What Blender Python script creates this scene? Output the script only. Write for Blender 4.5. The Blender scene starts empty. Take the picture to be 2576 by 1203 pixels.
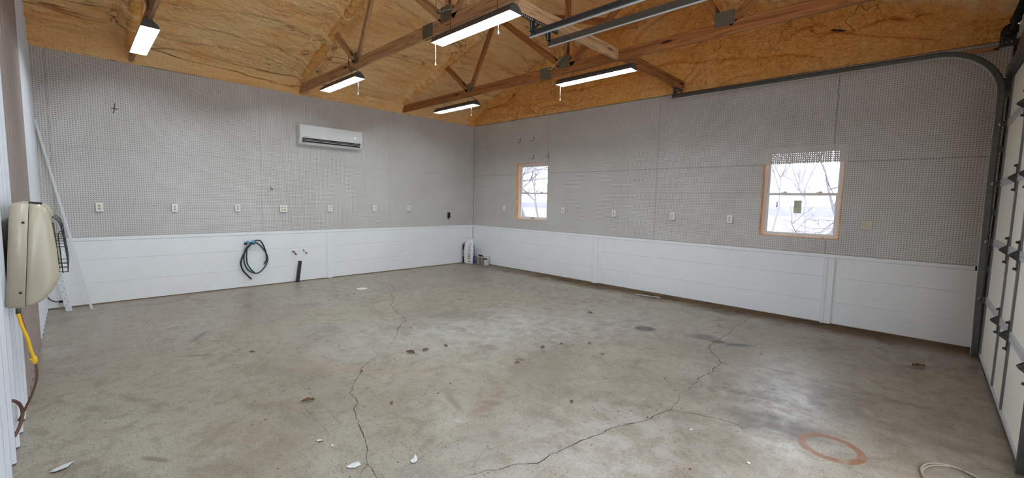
import bpy, bmesh, math, random
from mathutils import Vector, Matrix, noise

random.seed(7)
sc = bpy.context.scene
COL = sc.collection

# ------------------------------------------------------------------ camera
cd = bpy.data.cameras.new('camera')
cam = bpy.data.objects.new('camera', cd)
COL.objects.link(cam)
F_PX = 1070.26
cd.sensor_fit = 'HORIZONTAL'
cd.sensor_width = 36.0
cd.lens = F_PX / 2576.0 * 36.0
cd.clip_start = 0.02
cd.clip_end = 500
YAW, PITCH, ROLL = -0.7706, -0.08888, 0.02127
fw = Vector((math.sin(YAW)*math.cos(PITCH), math.cos(YAW)*math.cos(PITCH), math.sin(PITCH)))
r0 = Vector((math.cos(YAW), -math.sin(YAW), 0))
u0 = r0.cross(fw)
Rv = r0*math.cos(ROLL) + u0*math.sin(ROLL)
Uv = -r0*math.sin(ROLL) + u0*math.cos(ROLL)
m3 = Matrix((Rv, Uv, -fw)).transposed()
cam.matrix_world = Matrix.Translation((8.2242, -7.0408, 1.5604)) @ m3.to_4x4()
sc.camera = cam

# ------------------------------------------------------------------ exposure, world
sc.view_settings.view_transform = 'Standard'
sc.view_settings.look = 'None'
sc.view_settings.gamma = 1.0
sc.view_settings.exposure = 0.40
sc.view_settings.use_curve_mapping = False
sc.cycles.max_bounces = 8
sc.cycles.diffuse_bounces = 5
sc.cycles.glossy_bounces = 4
sc.cycles.transmission_bounces = 6
sc.cycles.transparent_max_bounces = 12
sc.cycles.caustics_reflective = False
sc.cycles.caustics_refractive = False
sc.cycles.sample_clamp_indirect = 6.0
sc.cycles.use_denoising = True

SKY = 4.8
TUBE = 84.0
world = bpy.data.worlds.new('overcast_sky')
sc.world = world
world.use_nodes = True
wn = world.node_tree
wn.nodes.clear()
wo = wn.nodes.new('ShaderNodeOutputWorld')
bg = wn.nodes.new('ShaderNodeBackground')
bg.inputs['Color'].default_value = (0.80, 0.89, 1.0, 1)
bg.inputs['Strength'].default_value = SKY
wn.links.new(bg.outputs[0], wo.inputs[0])


def portal(loc, rot, w, h):
    l = bpy.data.lights.new('daylight_portal', 'AREA')
    l.shape = 'RECTANGLE'
    l.size, l.size_y = w, h
    l.cycles.is_portal = True
    o = bpy.data.objects.new('daylight_portal', l)
    COL.objects.link(o)
    o.location = loc
    o.rotation_euler = rot


portal((1.96, 0.16, 1.78), (math.radians(-90), 0, 0), 0.95, 1.25)
portal((6.94, 0.16, 1.78), (math.radians(-90), 0, 0), 0.95, 1.25)
portal((8.805, -5.10, 1.525), (0, math.radians(90), 0), 3.05, 2.7)  # unseen second door opening, added to let daylight in

# ------------------------------------------------------------------ colours and materials


def lin(c):
    return c/12.92 if c <= 0.04045 else ((c+0.055)/1.055)**2.4


def rgb(r, g, b):
    return (lin(r/255), lin(g/255), lin(b/255), 1.0)


class NT:
    def __init__(s, name):
        s.m = bpy.data.materials.new(name)
        s.m.use_nodes = True
        s.t = s.m.node_tree
        s.b = s.t.nodes['Principled BSDF']
        s.out = s.t.nodes['Material Output']
        s._c = None

    def n(s, typ, **kw):
        x = s.t.nodes.new('ShaderNode'+typ)
        for k, v in kw.items():
            setattr(x, k, v)
        return x

    def put(s, sock, v):
        if hasattr(v, 'is_output'):
            s.t.links.new(v, sock)
        elif isinstance(v, (tuple, list)):
            sock.default_value = tuple(v)[:len(sock.default_value)]
        else:
            sock.default_value = v

    def co(s):
        if s._c is None:
            s._c = s.n('TexCoord').outputs['Object']
        return s._c

    def math(s, op, a, b=0.0, c=0.0, clamp=False):
        x = s.n('Math', operation=op, use_clamp=clamp)
        s.put(x.inputs[0], a)
        s.put(x.inputs[1], b)
        s.put(x.inputs[2], c)
        return x.outputs[0]

    def vmath(s, op, a, b=(0, 0, 0), scale=None):
        x = s.n('VectorMath', operation=op)
        s.put(x.inputs[0], a)
        s.put(x.inputs[1], b)
        if scale is not None:
            s.put(x.inputs['Scale'], scale)
        return x.outputs['Value' if op in ('LENGTH', 'DOT_PRODUCT') else 'Vector']

    def noise(s, scale, detail=3, rough=0.5, vec=None, dist=0.0, col=False):
        x = s.n('TexNoise')
        s.put(x.inputs['Vector'], vec if vec is not None else s.co())
        x.inputs['Scale'].default_value = scale
        x.inputs['Detail'].default_value = detail
        x.inputs['Roughness'].default_value = rough
        x.inputs['Distortion'].default_value = dist
        return x.outputs['Color' if col else 'Fac']

    def mapping(s, scale=(1, 1, 1), loc=(0, 0, 0), rot=(0, 0, 0), vec=None):
        x = s.n('Mapping')
        s.put(x.inputs['Vector'], vec if vec is not None else s.co())
        x.inputs['Scale'].default_value = scale
        x.inputs['Location'].default_value = loc
        x.inputs['Rotation'].default_value = rot
        return x.outputs[0]

    def ramp(s, fac, stops, interp='LINEAR'):
        x = s.n('ValToRGB')
        x.color_ramp.interpolation = interp
        e = x.color_ramp.elements
        while len(e) < len(stops):
            e.new(0.5)
        for k, (p, c) in enumerate(stops):
            e[k].position = p
            e[k].color = c if isinstance(c, tuple) else (c, c, c, 1)
        s.put(x.inputs[0], fac)
        return x.outputs[0]

    def mix(s, fac, a, b, blend='MIX'):
        x = s.n('Mix', data_type='RGBA', blend_type=blend)
        s.put(x.inputs[0], fac)
        s.put(x.inputs[6], a)
        s.put(x.inputs[7], b)
        return x.outputs[2]

    def mrange(s, v, a, b, c=0.0, d=1.0, smooth=True):
        x = s.n('MapRange', interpolation_type='SMOOTHSTEP' if smooth else 'LINEAR')
        s.put(x.inputs[0], v)
        for i, q in enumerate((a, b, c, d)):
            s.put(x.inputs[i+1], q)
        return x.outputs[0]

    def bump(s, h, strength=0.5, dist=0.01):
        x = s.n('Bump')
        x.inputs['Strength'].default_value = strength
        x.inputs['Distance'].default_value = dist
        s.put(x.inputs['Height'], h)
        s.t.links.new(x.outputs[0], s.b.inputs['Normal'])

    def fin(s, color=None, rough=None, metal=None, spec=None):
        if color is not None:
            s.put(s.b.inputs['Base Color'], color)
        if rough is not None:
            s.put(s.b.inputs['Roughness'], rough)
        if metal is not None:
            s.put(s.b.inputs['Metallic'], metal)
        if spec is not None:
            s.put(s.b.inputs['Specular IOR Level'], spec)
        return s.m


def simple(name, c, rough=0.5, metal=0.0, var=0.08, scale=12, spec=0.5, bump=0.0):
    t = NT(name)
    f = t.noise(scale, 4, 0.6)
    k = t.mrange(f, 0.3, 0.7, 1-var, 1+var, smooth=False)
    x = t.n('Mix', data_type='RGBA', blend_type='MULTIPLY')
    x.inputs[0].default_value = 1.0
    x.inputs[6].default_value = c
    cc = t.n('CombineColor')
    for i in range(3):
        t.put(cc.inputs[i], k)
    t.put(x.inputs[7], cc.outputs[0])
    if bump:
        t.bump(t.noise(scale*6, 3), bump, 0.003)
    return t.fin(x.outputs[2], rough, metal, spec)


def emitter(name, c, s):
    t = NT(name)
    t.b.inputs['Base Color'].default_value = (0.8, 0.8, 0.8, 1)
    t.b.inputs['Emission Color'].default_value = c
    t.b.inputs['Emission Strength'].default_value = s
    return t.m


# peg board: 1/4 inch holes on a one inch grid
def peg_material(name, axes, origin):
    t = NT(name)
    P = 0.0254
    sx = t.n('SeparateXYZ')
    t.put(sx.inputs[0], t.co())
    fr = []
    for ax, o in zip(axes, origin):
        v = t.math('DIVIDE', t.math('SUBTRACT', sx.outputs[ax], o), P)
        fr.append(t.math('SUBTRACT', t.math('FRACT', v), 0.5))
    d = t.math('SQRT', t.math('ADD', t.math('MULTIPLY', fr[0], fr[0]), t.math('MULTIPLY', fr[1], fr[1])))
    hole = t.math('SUBTRACT', 1.0, t.mrange(d, 0.135, 0.185))
    n = t.noise(1.3, 5, 0.6)
    base = t.mix(t.mrange(n, 0.3, 0.7), rgb(196, 191, 187), rgb(206, 202, 199))
    n2 = t.noise(60, 2)
    base = t.mix(t.math('MULTIPLY', t.mrange(n2, 0.74, 0.80), 0.3), base, rgb(120, 110, 104))
    c = t.mix(hole, base, rgb(58, 48, 42))
    t.put(t.b.inputs['Specular IOR Level'], t.mrange(hole, 0, 1, 0.5, 0.0))
    return t.fin(c, 0.42)


M = {}
M['peg_x'] = peg_material('painted_pegboard_side', (1, 2), (0.0, 2.162))
M['peg_y'] = peg_material('painted_pegboard_window', (0, 2), (7.276, 2.162))
M['cavity'] = simple('wall_cavity', rgb(70, 55, 42), 0.8)
M['wains'] = simple('white_painted_board', rgb(236, 237, 239), 0.38, var=0.02, scale=2.5)
M['wains_edge'] = simple('dark_gap_strip', rgb(120, 100, 78), 0.7, var=0.3, scale=8)  # brown strip standing in for the dark gap under the boards
M['ribs'] = simple('white_ribbed_steel', rgb(212, 214, 220), 0.3, var=0.03, scale=3)
M['ribs_shade'] = simple('shade_toned_ribbed_steel', rgb(150, 136, 130), 0.32, var=0.04, scale=3)  # brown-grey band: shading of the white wall put into the colour
M['vinyl'] = simple('white_vinyl', rgb(238, 232, 230), 0.35, var=0.02)
M['frame'] = simple('bounce_tinted_window_frame', rgb(247, 226, 212), 0.4, var=0.02)  # white vinyl with warm bounce off the jamb put into the colour
M['jamb'] = simple('raw_pine_jamb', rgb(240, 190, 146), 0.6, var=0.2, scale=9)
M['outlet'] = simple('white_outlet_plastic', rgb(236, 233, 226), 0.35, var=0.02)
M['cream'] = simple('cream_receptacle', rgb(198, 190, 160), 0.4, var=0.02)
M['slot'] = simple('dark_slot', rgb(45, 40, 35), 0.6)
M['plate_beige'] = simple('beige_plate', rgb(205, 196, 175), 0.4, var=0.03)
M['black'] = simple('black_plastic', rgb(28, 27, 32), 0.4)
M['rubber'] = simple('black_rubber', rgb(22, 22, 22), 0.7)
M['steel'] = simple('galvanised_steel', rgb(112, 112, 108), 0.38, metal=0.7, var=0.12, scale=25)
M['steel_dark'] = simple('dull_galvanised_steel', rgb(80, 80, 78), 0.45, metal=0.6, var=0.15, scale=25)
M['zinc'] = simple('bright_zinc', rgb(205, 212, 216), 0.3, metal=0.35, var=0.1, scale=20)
M['gusset'] = simple('gusset_steel', rgb(120, 116, 108), 0.45, metal=0.7, var=0.15, scale=40)
M['door_white'] = simple('insulated_door_skin', rgb(250, 248, 240), 0.5, var=0.02, scale=3)
M['door_rail'] = simple('painted_door_rail', rgb(196, 198, 206), 0.4, var=0.05, scale=9)
M['door_stile'] = simple('grey_door_stile', rgb(118, 118, 122), 0.4, metal=0.4, var=0.08)
M['heater'] = simple('beige_enamel', rgb(184, 175, 154), 0.32, var=0.05, scale=7)
M['heater_recess'] = simple('dark_recess_metal', rgb(86, 74, 62), 0.6, var=0.2)  # dark brown tone of the burner tray and opening edges
M['wire'] = simple('black_wire', rgb(35, 32, 32), 0.45)
M['bulb'] = emitter('fluorescent_tube', (0.82, 0.945, 1.0, 1), TUBE)
M['reflector'] = simple('white_reflector', rgb(232, 240, 238), 0.4, var=0.01)
M['fixture'] = simple('dark_grey_housing', rgb(66, 66, 68), 0.45, var=0.05)
M['cord_white'] = simple('white_pull_cord', rgb(238, 236, 228), 0.5)
M['hose'] = simple('green_rubber_hose', rgb(20, 62, 60), 0.4)
M['hose_black'] = simple('black_rubber_hose', rgb(20, 24, 30), 0.4)
M['blue'] = simple('blue_plastic', rgb(60, 140, 190), 0.4)
M['red'] = simple('red_paint', rgb(178, 44, 46), 0.4)
M['brass'] = simple('aged_brass', rgb(140, 120, 84), 0.35, metal=0.8)
M['yellow'] = simple('yellow_gas_hose', rgb(226, 178, 28), 0.4, var=0.06, scale=40)
M['brown_hose'] = simple('brown_rubber_hose', rgb(96, 66, 54), 0.55)
M['copper'] = simple('reddish_pipe', rgb(140, 74, 62), 0.45)
M['leaf'] = simple('dry_leaf', rgb(104, 74, 50), 0.7, var=0.3, scale=60)
M['paper'] = simple('white_paper_scrap', rgb(212, 214, 216), 0.6, var=0.04)
M['bag'] = simple('white_paper_bag', rgb(222, 222, 224), 0.5, var=0.03)
M['bag_blue'] = simple('blue_print', rgb(38, 48, 128), 0.5)
M['bag_red'] = simple('red_print', rgb(186, 60, 62), 0.5)
M['bag_grey'] = simple('grey_print', rgb(140, 142, 148), 0.5)
M['can'] = simple('bare_paint_can', rgb(170, 174, 170), 0.4, metal=0.3, var=0.06)
M['ac'] = simple('white_ac_plastic', rgb(222, 224, 224), 0.3, var=0.01)
M['led'] = emitter('indicator_led', (0.75, 0.68, 1.0, 1), 2.0)
M['cord_tan'] = simple('tan_cord', rgb(150, 138, 118), 0.5)
M['sheath'] = simple('pale_cable_sheath', rgb(190, 168, 128), 0.5)
M['ext_ground'] = simple('winter_field', rgb(126, 117, 117), 0.9, var=0.1, scale=0.4)
M['ext_hill'] = simple('distant_woods', rgb(108, 104, 118), 0.9, var=0.12, scale=0.5)
M['bark'] = simple('bare_bark', rgb(132, 128, 134), 0.9, var=0.2)
M['spring'] = simple('black_oiled_spring', rgb(30, 29, 30), 0.4, metal=0.4)
M['bronze'] = simple('white_adhesive_label', rgb(206, 204, 180), 0.6)


def wood_material(name, a, b, knot=0.5):
    t = NT(name)
    w = t.noise(1.0, 5, 0.65, vec=t.mapping((1.0, 26, 26)), dist=0.6)
    g = t.noise(1.0, 2, 0.45, vec=t.mapping((0.35, 5.5, 5.5)), dist=0.5)
    rings = t.math('SINE', t.math('MULTIPLY', g, 70.0))
    c = t.mix(t.mrange(w, 0.25, 0.75), a, b)
    c = t.mix(t.mrange(rings, 0.30, 1.0, 0, 0.48), c, tuple(x*0.42 for x in b[:3])+(1,))
    vo = t.n('TexVoronoi', feature='F1')
    t.put(vo.inputs['Vector'], t.mapping((2.0, 8.5, 8.5), loc=(0.3, 0.1, 0.7)))
    vo.inputs['Scale'].default_value = 1.0
    k = t.mrange(vo.outputs['Distance'], 0.14, 0.21, 1, 0)
    c = t.mix(t.math('MULTIPLY', k, 0.95*min(1, knot*2), clamp=True), c, rgb(44, 24, 16))
    bl = t.noise(1.3, 4, 0.6, vec=t.mapping((0.7, 4, 4), loc=(4, 2, 1)))
    c = t.mix(t.mrange(bl, 0.56, 0.66, 0, 0.40), c, rgb(92, 56, 34))
    t.bump(w, 0.25, 0.002)
    return t.fin(c, 0.6, spec=0.3)


M['wood'] = wood_material('truss_pine', rgb(206, 162, 120), rgb(174, 128, 88))
M['wood_red'] = wood_material('truss_pine_reddish', rgb(178, 118, 70), rgb(140, 88, 48))
M['wood_pale'] = wood_material('pale_pine', rgb(210, 172, 132), rgb(184, 142, 104), 0.3)

# sprayed polyurethane foam


def foam_material():
    t = NT('spray_foam')
    st = t.mapping((1.7, 0.42, 1.7))
    n1 = t.noise(0.9, 4, 0.6)
    n2 = t.noise(2.0, 6, 0.7, vec=st)
    n3 = t.noise(16, 5, 0.75)
    n5 = t.noise(42, 3, 0.6, vec=t.mapping((1.3, 0.7, 1.3)))
    c = t.mix(t.mrange(n1, 0.34, 0.66), rgb(255, 200, 132), rgb(255, 214, 154))
    c = t.mix(t.mrange(n2, 0.46, 0.66, 0, 0.6), c, rgb(244, 170, 92))
    c = t.mix(t.mrange(n3, 0.54, 0.72, 0, 0.38), c, rgb(222, 144, 68))
    n4 = t.noise(2.6, 5, 0.7, vec=t.mapping((2.4, 0.30, 2.4), loc=(5, 1, 2)), dist=0.4)
    c = t.mix(t.mrange(n4, 0.58, 0.68, 0, 0.45), c, rgb(216, 142, 66))
    pitgate = t.mrange(t.noise(1.5, 4, 0.6, vec=t.mapping((1, 0.5, 1), loc=(2, 7, 1))), 0.42, 0.60, 0.15, 1.0)
    c = t.mix(t.math('MULTIPLY', t.math('MULTIPLY', t.mrange(n5, 0.57, 0.68), pitgate), 0.6), c, rgb(172, 108, 48))
    # thin dark seams: darker skin plus crease shade put into the colour
    sm = t.noise(1.5, 3, 0.5, vec=t.mapping((1.9, 0.13, 1.9), loc=(1, 3, 5)), dist=0.15)
    seam = t.mrange(t.math('ABSOLUTE', t.math('SUBTRACT', sm, 0.5)), 0.0, 0.009, 1, 0)
    seam = t.math('MULTIPLY', seam, t.mrange(t.noise(0.8, 3, 0.5, vec=t.mapping(loc=(9, 2, 2))), 0.45, 0.58))
    c = t.mix(t.math('MULTIPLY', seam, 0.6), c, rgb(160, 92, 40))
    # deeper toffee tone on the gable (y near zero)
    s = t.n('SeparateXYZ')
    t.put(s.inputs[0], t.co())
    g = t.mrange(s.outputs[1], -0.30, -0.12)
    g = t.math('MULTIPLY', g, t.mrange(t.noise(1.4, 4, 0.6), 0.25, 0.60, 0.45, 1.0))
    gc = t.mix(t.mrange(n3, 0.38, 0.66), rgb(248, 182, 96), rgb(230, 156, 74))
    gc = t.mix(t.mrange(t.noise(3.2, 5, 0.7), 0.50, 0.74, 0, 0.6), gc, rgb(200, 124, 54))
    c = t.mix(g, c, gc)
    h = t.math('ADD', t.math('MULTIPLY', t.noise(34, 4, 0.6), 0.45), t.math('MULTIPLY', t.noise(9, 4, 0.65, vec=t.mapping((1.4, 0.6, 1.4))), 2.4))
    h = t.math('SUBTRACT', h, t.math('MULTIPLY', seam, 0.8))
    t.bump(h, 1.0, 0.034)
    return t.fin(c, 0.42, spec=0.5)


M['foam'] = foam_material()

# stained concrete


def concrete_material():
    t = NT('stained_concrete')
    co = t.co()
    a = t.noise(0.55, 6, 0.62, dist=0.6)
    b = t.noise(2.1, 6, 0.68, dist=1.0)
    c = t.noise(9.0, 5, 0.7)
    d = t.noise(55, 3, 0.6)
    col = t.mix(t.mrange(a, 0.34, 0.66), rgb(144, 133, 116), rgb(160, 152, 138))
    col = t.mix(t.mrange(b, 0.48, 0.68, 0, 0.65), col, rgb(116, 104, 86))
    col = t.mix(t.mrange(b, 0.44, 0.26, 0, 0.6), col, rgb(176, 173, 164))
    col = t.mix(t.mrange(c, 0.48, 0.70, 0, 0.50), col, rgb(108, 98, 82))
    col = t.mix(t.mrange(d, 0.54, 0.72, 0, 0.70), col, rgb(80, 70, 58))
    e_ = t.noise(120, 2, 0.5)
    col = t.mix(t.mrange(e_, 0.57, 0.68, 0, 0.75), col, rgb(84, 74, 62))
    col = t.mix(t.mrange(e_, 0.36, 0.28, 0, 0.35), col, rgb(190, 186, 176))
    sp = t.n('SeparateXYZ')
    t.put(sp.inputs[0], co)
    X, Y = sp.outputs[0], sp.outputs[1]
    warp = t.vmath('SCALE', t.vmath('SUBTRACT', t.noise(3.0, 5, 0.65, col=True), (0.5, 0.5, 0.5)), scale=1.0)

    def stain(cx, cy, rx, ry, ang, color, amt, soft=0.3, w=0.3, tex=None):
        nonlocal col
        v = t.vmath('SUBTRACT', co, (cx, cy, 0))
        v = t.vmath('ADD', v, t.vmath('SCALE', warp, scale=w))
        v = t.mapping((1/rx, 1/ry, 0), vec=t.mapping((1, 1, 0), rot=(0, 0, -math.radians(ang)), vec=v))
        L = t.vmath('LENGTH', v)
        f = t.mrange(L, 1-soft, 1+soft, amt, 0)
        if tex is not None:
            f = t.math('MULTIPLY', f, tex)
        col = t.mix(f, col, color)

    blot = t.mrange(t.noise(5.5, 5, 0.7), 0.40, 0.62, 0.15, 1.0)
    # worn pale area, then window reflections put into the colour
    stain(6.9, -4.9, 0.7, 1.0, 20, rgb(184, 182, 178), 0.5, 0.9, 0.9, blot)
    stain(7.3, -3.0, 0.5, 0.7, 0, rgb(190, 188, 186), 0.4, 0.9, 0.8, blot)
    stain(4.7, -3.2, 0.7, 1.9, -30, rgb(190, 191, 192), 0.55, 0.9, 0.9, blot)
    # brown grime that has collected
    stain(7.5, -3.0, 0.75, 0.32, 35, rgb(86, 72, 60), 0.9, 0.8, 0.6, blot)
    stain(7.55, -3.62, 0.30, 0.16, 20, rgb(78, 66, 55), 0.8, 0.6, 0.4)
    stain(7.6, -2.5, 0.8, 0.3, 0, rgb(112, 98, 84), 0.6, 0.9, 0.8, blot)
    stain(8.3, -2.2, 0.45, 1.6, 0, rgb(124, 112, 98), 0.6, 0.8, 0.6, blot)
    stain(8.3, -0.8, 0.7, 0.7, 0, rgb(110, 92, 76), 0.7, 0.8, 0.5, blot)
    stain(3.7, -3.5, 0.45, 0.16, 50, rgb(128, 122, 112), 0.8, 0.6, 0.3)
    stain(3.25, -5.0, 0.16, 0.13, 0, rgb(126, 122, 114), 0.8, 0.5, 0.15)
    stain(2.60, -6.155, 0.19, 0.030, 149, rgb(84, 82, 84), 0.95, 0.5, 0.05)
    stain(3.25, -6.28, 0.16, 0.018, 58, rgb(100, 84, 66), 0.8, 0.5, 0.05)
    stain(5.08, -6.78, 0.09, 0.02, 35, rgb(100, 88, 72), 0.8, 0.5, 0.08)
    stain(5.45, -4.03, 0.05, 0.03, 40, rgb(84, 84, 84), 0.8, 0.4, 0.06)
    stain(5.68, -5.05, 0.16, 0.03, -20, rgb(112, 90, 68), 0.75, 0.6, 0.08)
    stain(0.9, -6.3, 0.9, 0.35, -15, rgb(134, 110, 88), 0.55, 0.8, 0.8, blot)
    stain(3.3, -6.6, 1.9, 0.16, 0, rgb(138, 124, 104), 0.35, 0.8, 0.6, blot)
    stain(5.3, -6.3, 0.5, 0.12, 15, rgb(132, 118, 100), 0.6, 0.8, 0.4, blot)
    stain(4.2, -6.7, 0.4, 0.04, 28, rgb(104, 84, 66), 0.6, 0.6, 0.1, blot)
    stain(5.9, -4.9, 0.10, 0.35, 30, rgb(118, 92, 66), 0.7, 0.7, 0.2, blot)
    stain(4.6, -5.3, 0.8, 0.10, 40, rgb(160, 136, 112), 0.5, 0.8, 0.4, blot)
    stain(6.3, -5.9, 0.35, 0.20, 30, rgb(116, 112, 104), 0.6, 0.8, 0.3, blot)
    # oil drips
    stain(5.80, -2.11, 0.13, 0.11, 40, rgb(66, 64, 63), 0.95, 0.25, 0.03)
    stain(6.45, -1.90, 0.14, 0.11, 40, rgb(80, 78, 76), 0.85, 0.5, 0.05)
    stain(6.62, -1.96, 0.08, 0.06, 40, rgb(68, 66, 65), 0.95, 0.2, 0.06)
    stain(6.82, -1.89, 0.15, 0.055, 44, rgb(74, 72, 71), 0.9, 0.25, 0.08)
    stain(6.78, -2.02, 0.14, 0.04, 44, rgb(108, 106, 104), 0.7, 0.4, 0.08)
    # grime along the foot of the window wall, the door and the ribbed wall
    e = t.math('ADD', Y, t.math('MULTIPLY', t.math('SUBTRACT', t.noise(1.7, 5, 0.7), 0.5), 0.6))
    band = t.math('MULTIPLY', t.mrange(e, -0.70, -0.18), t.mrange(X, 0.8, 3.2, 0.45, 1.0))
    col = t.mix(t.math('MULTIPLY', band, 0.95), col, t.mix(t.mrange(b, 0.35, 0.65), rgb(104, 80, 54), rgb(68, 50, 34)))
    e2 = t.math('SUBTRACT', X, t.math('MULTIPLY', t.math('SUBTRACT', t.noise(1.9, 5, 0.7), 0.5), 0.5))
    col = t.mix(t.mrange(e2, 0.20, 0.0, 0, 0.6), col, rgb(128, 108, 80))
    col = t.mix(t.mrange(e2, 8.62, 8.78, 0, 0.6), col, rgb(92, 82, 74))
    # rust ring left by a drum
    rv = t.vmath('SUBTRACT', co, (7.893, -3.672, 0))
    rv = t.vmath('ADD', rv, t.vmath('SCALE', warp, scale=0.035))
    rl = t.vmath('LENGTH', t.mapping((1, 1, 0), vec=rv))
    ring = t.mrange(t.math('ABSOLUTE', t.math('SUBTRACT', rl, 0.158)), 0.016, 0.034, 1, 0)
    ring = t.math('MULTIPLY', ring, t.mrange(t.noise(12, 3), 0.3, 0.55, 0.30, 0.80))
    col = t.mix(ring, col, rgb(130, 78, 44))
    # pits and specks
    vo = t.n('TexVoronoi', feature='F1')
    t.put(vo.inputs['Vector'], co)
    vo.inputs['Scale'].default_value = 14
    vo.inputs['Randomness'].default_value = 1.0
    spk = t.mrange(vo.outputs['Distance'], 0.03, 0.07, 1, 0)
    spk = t.math('MULTIPLY', spk, t.mrange(t.noise(3.1, 2), 0.50, 0.60))
    col = t.mix(spk, col, rgb(62, 54, 46))
    rough = t.mrange(t.math('ADD', a, t.math('MULTIPLY', t.math('SUBTRACT', c, 0.5), 0.6)), 0.35, 0.65, 0.27, 0.46)
    hb = t.math('ADD', t.math('MULTIPLY', b, 1.0), t.math('MULTIPLY', d, 0.25))
    t.bump(hb, 0.25, 0.010)
    # dry dirt lying along the wall is matt
    return t.fin(col, t.math('ADD', rough, t.math('MULTIPLY', band, 0.35)), spec=t.math('SUBTRACT', 0.55, t.math('MULTIPLY', band, 0.45)))


M['concrete'] = concrete_material()
M['crack'] = simple('dark_floor_crack', rgb(60, 46, 36), 0.9)  # brown tone of the floor cracks themselves
M['scuff'] = simple('black_scuff', rgb(90, 86, 80), 0.8)

# ------------------------------------------------------------------ mesh helpers


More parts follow.
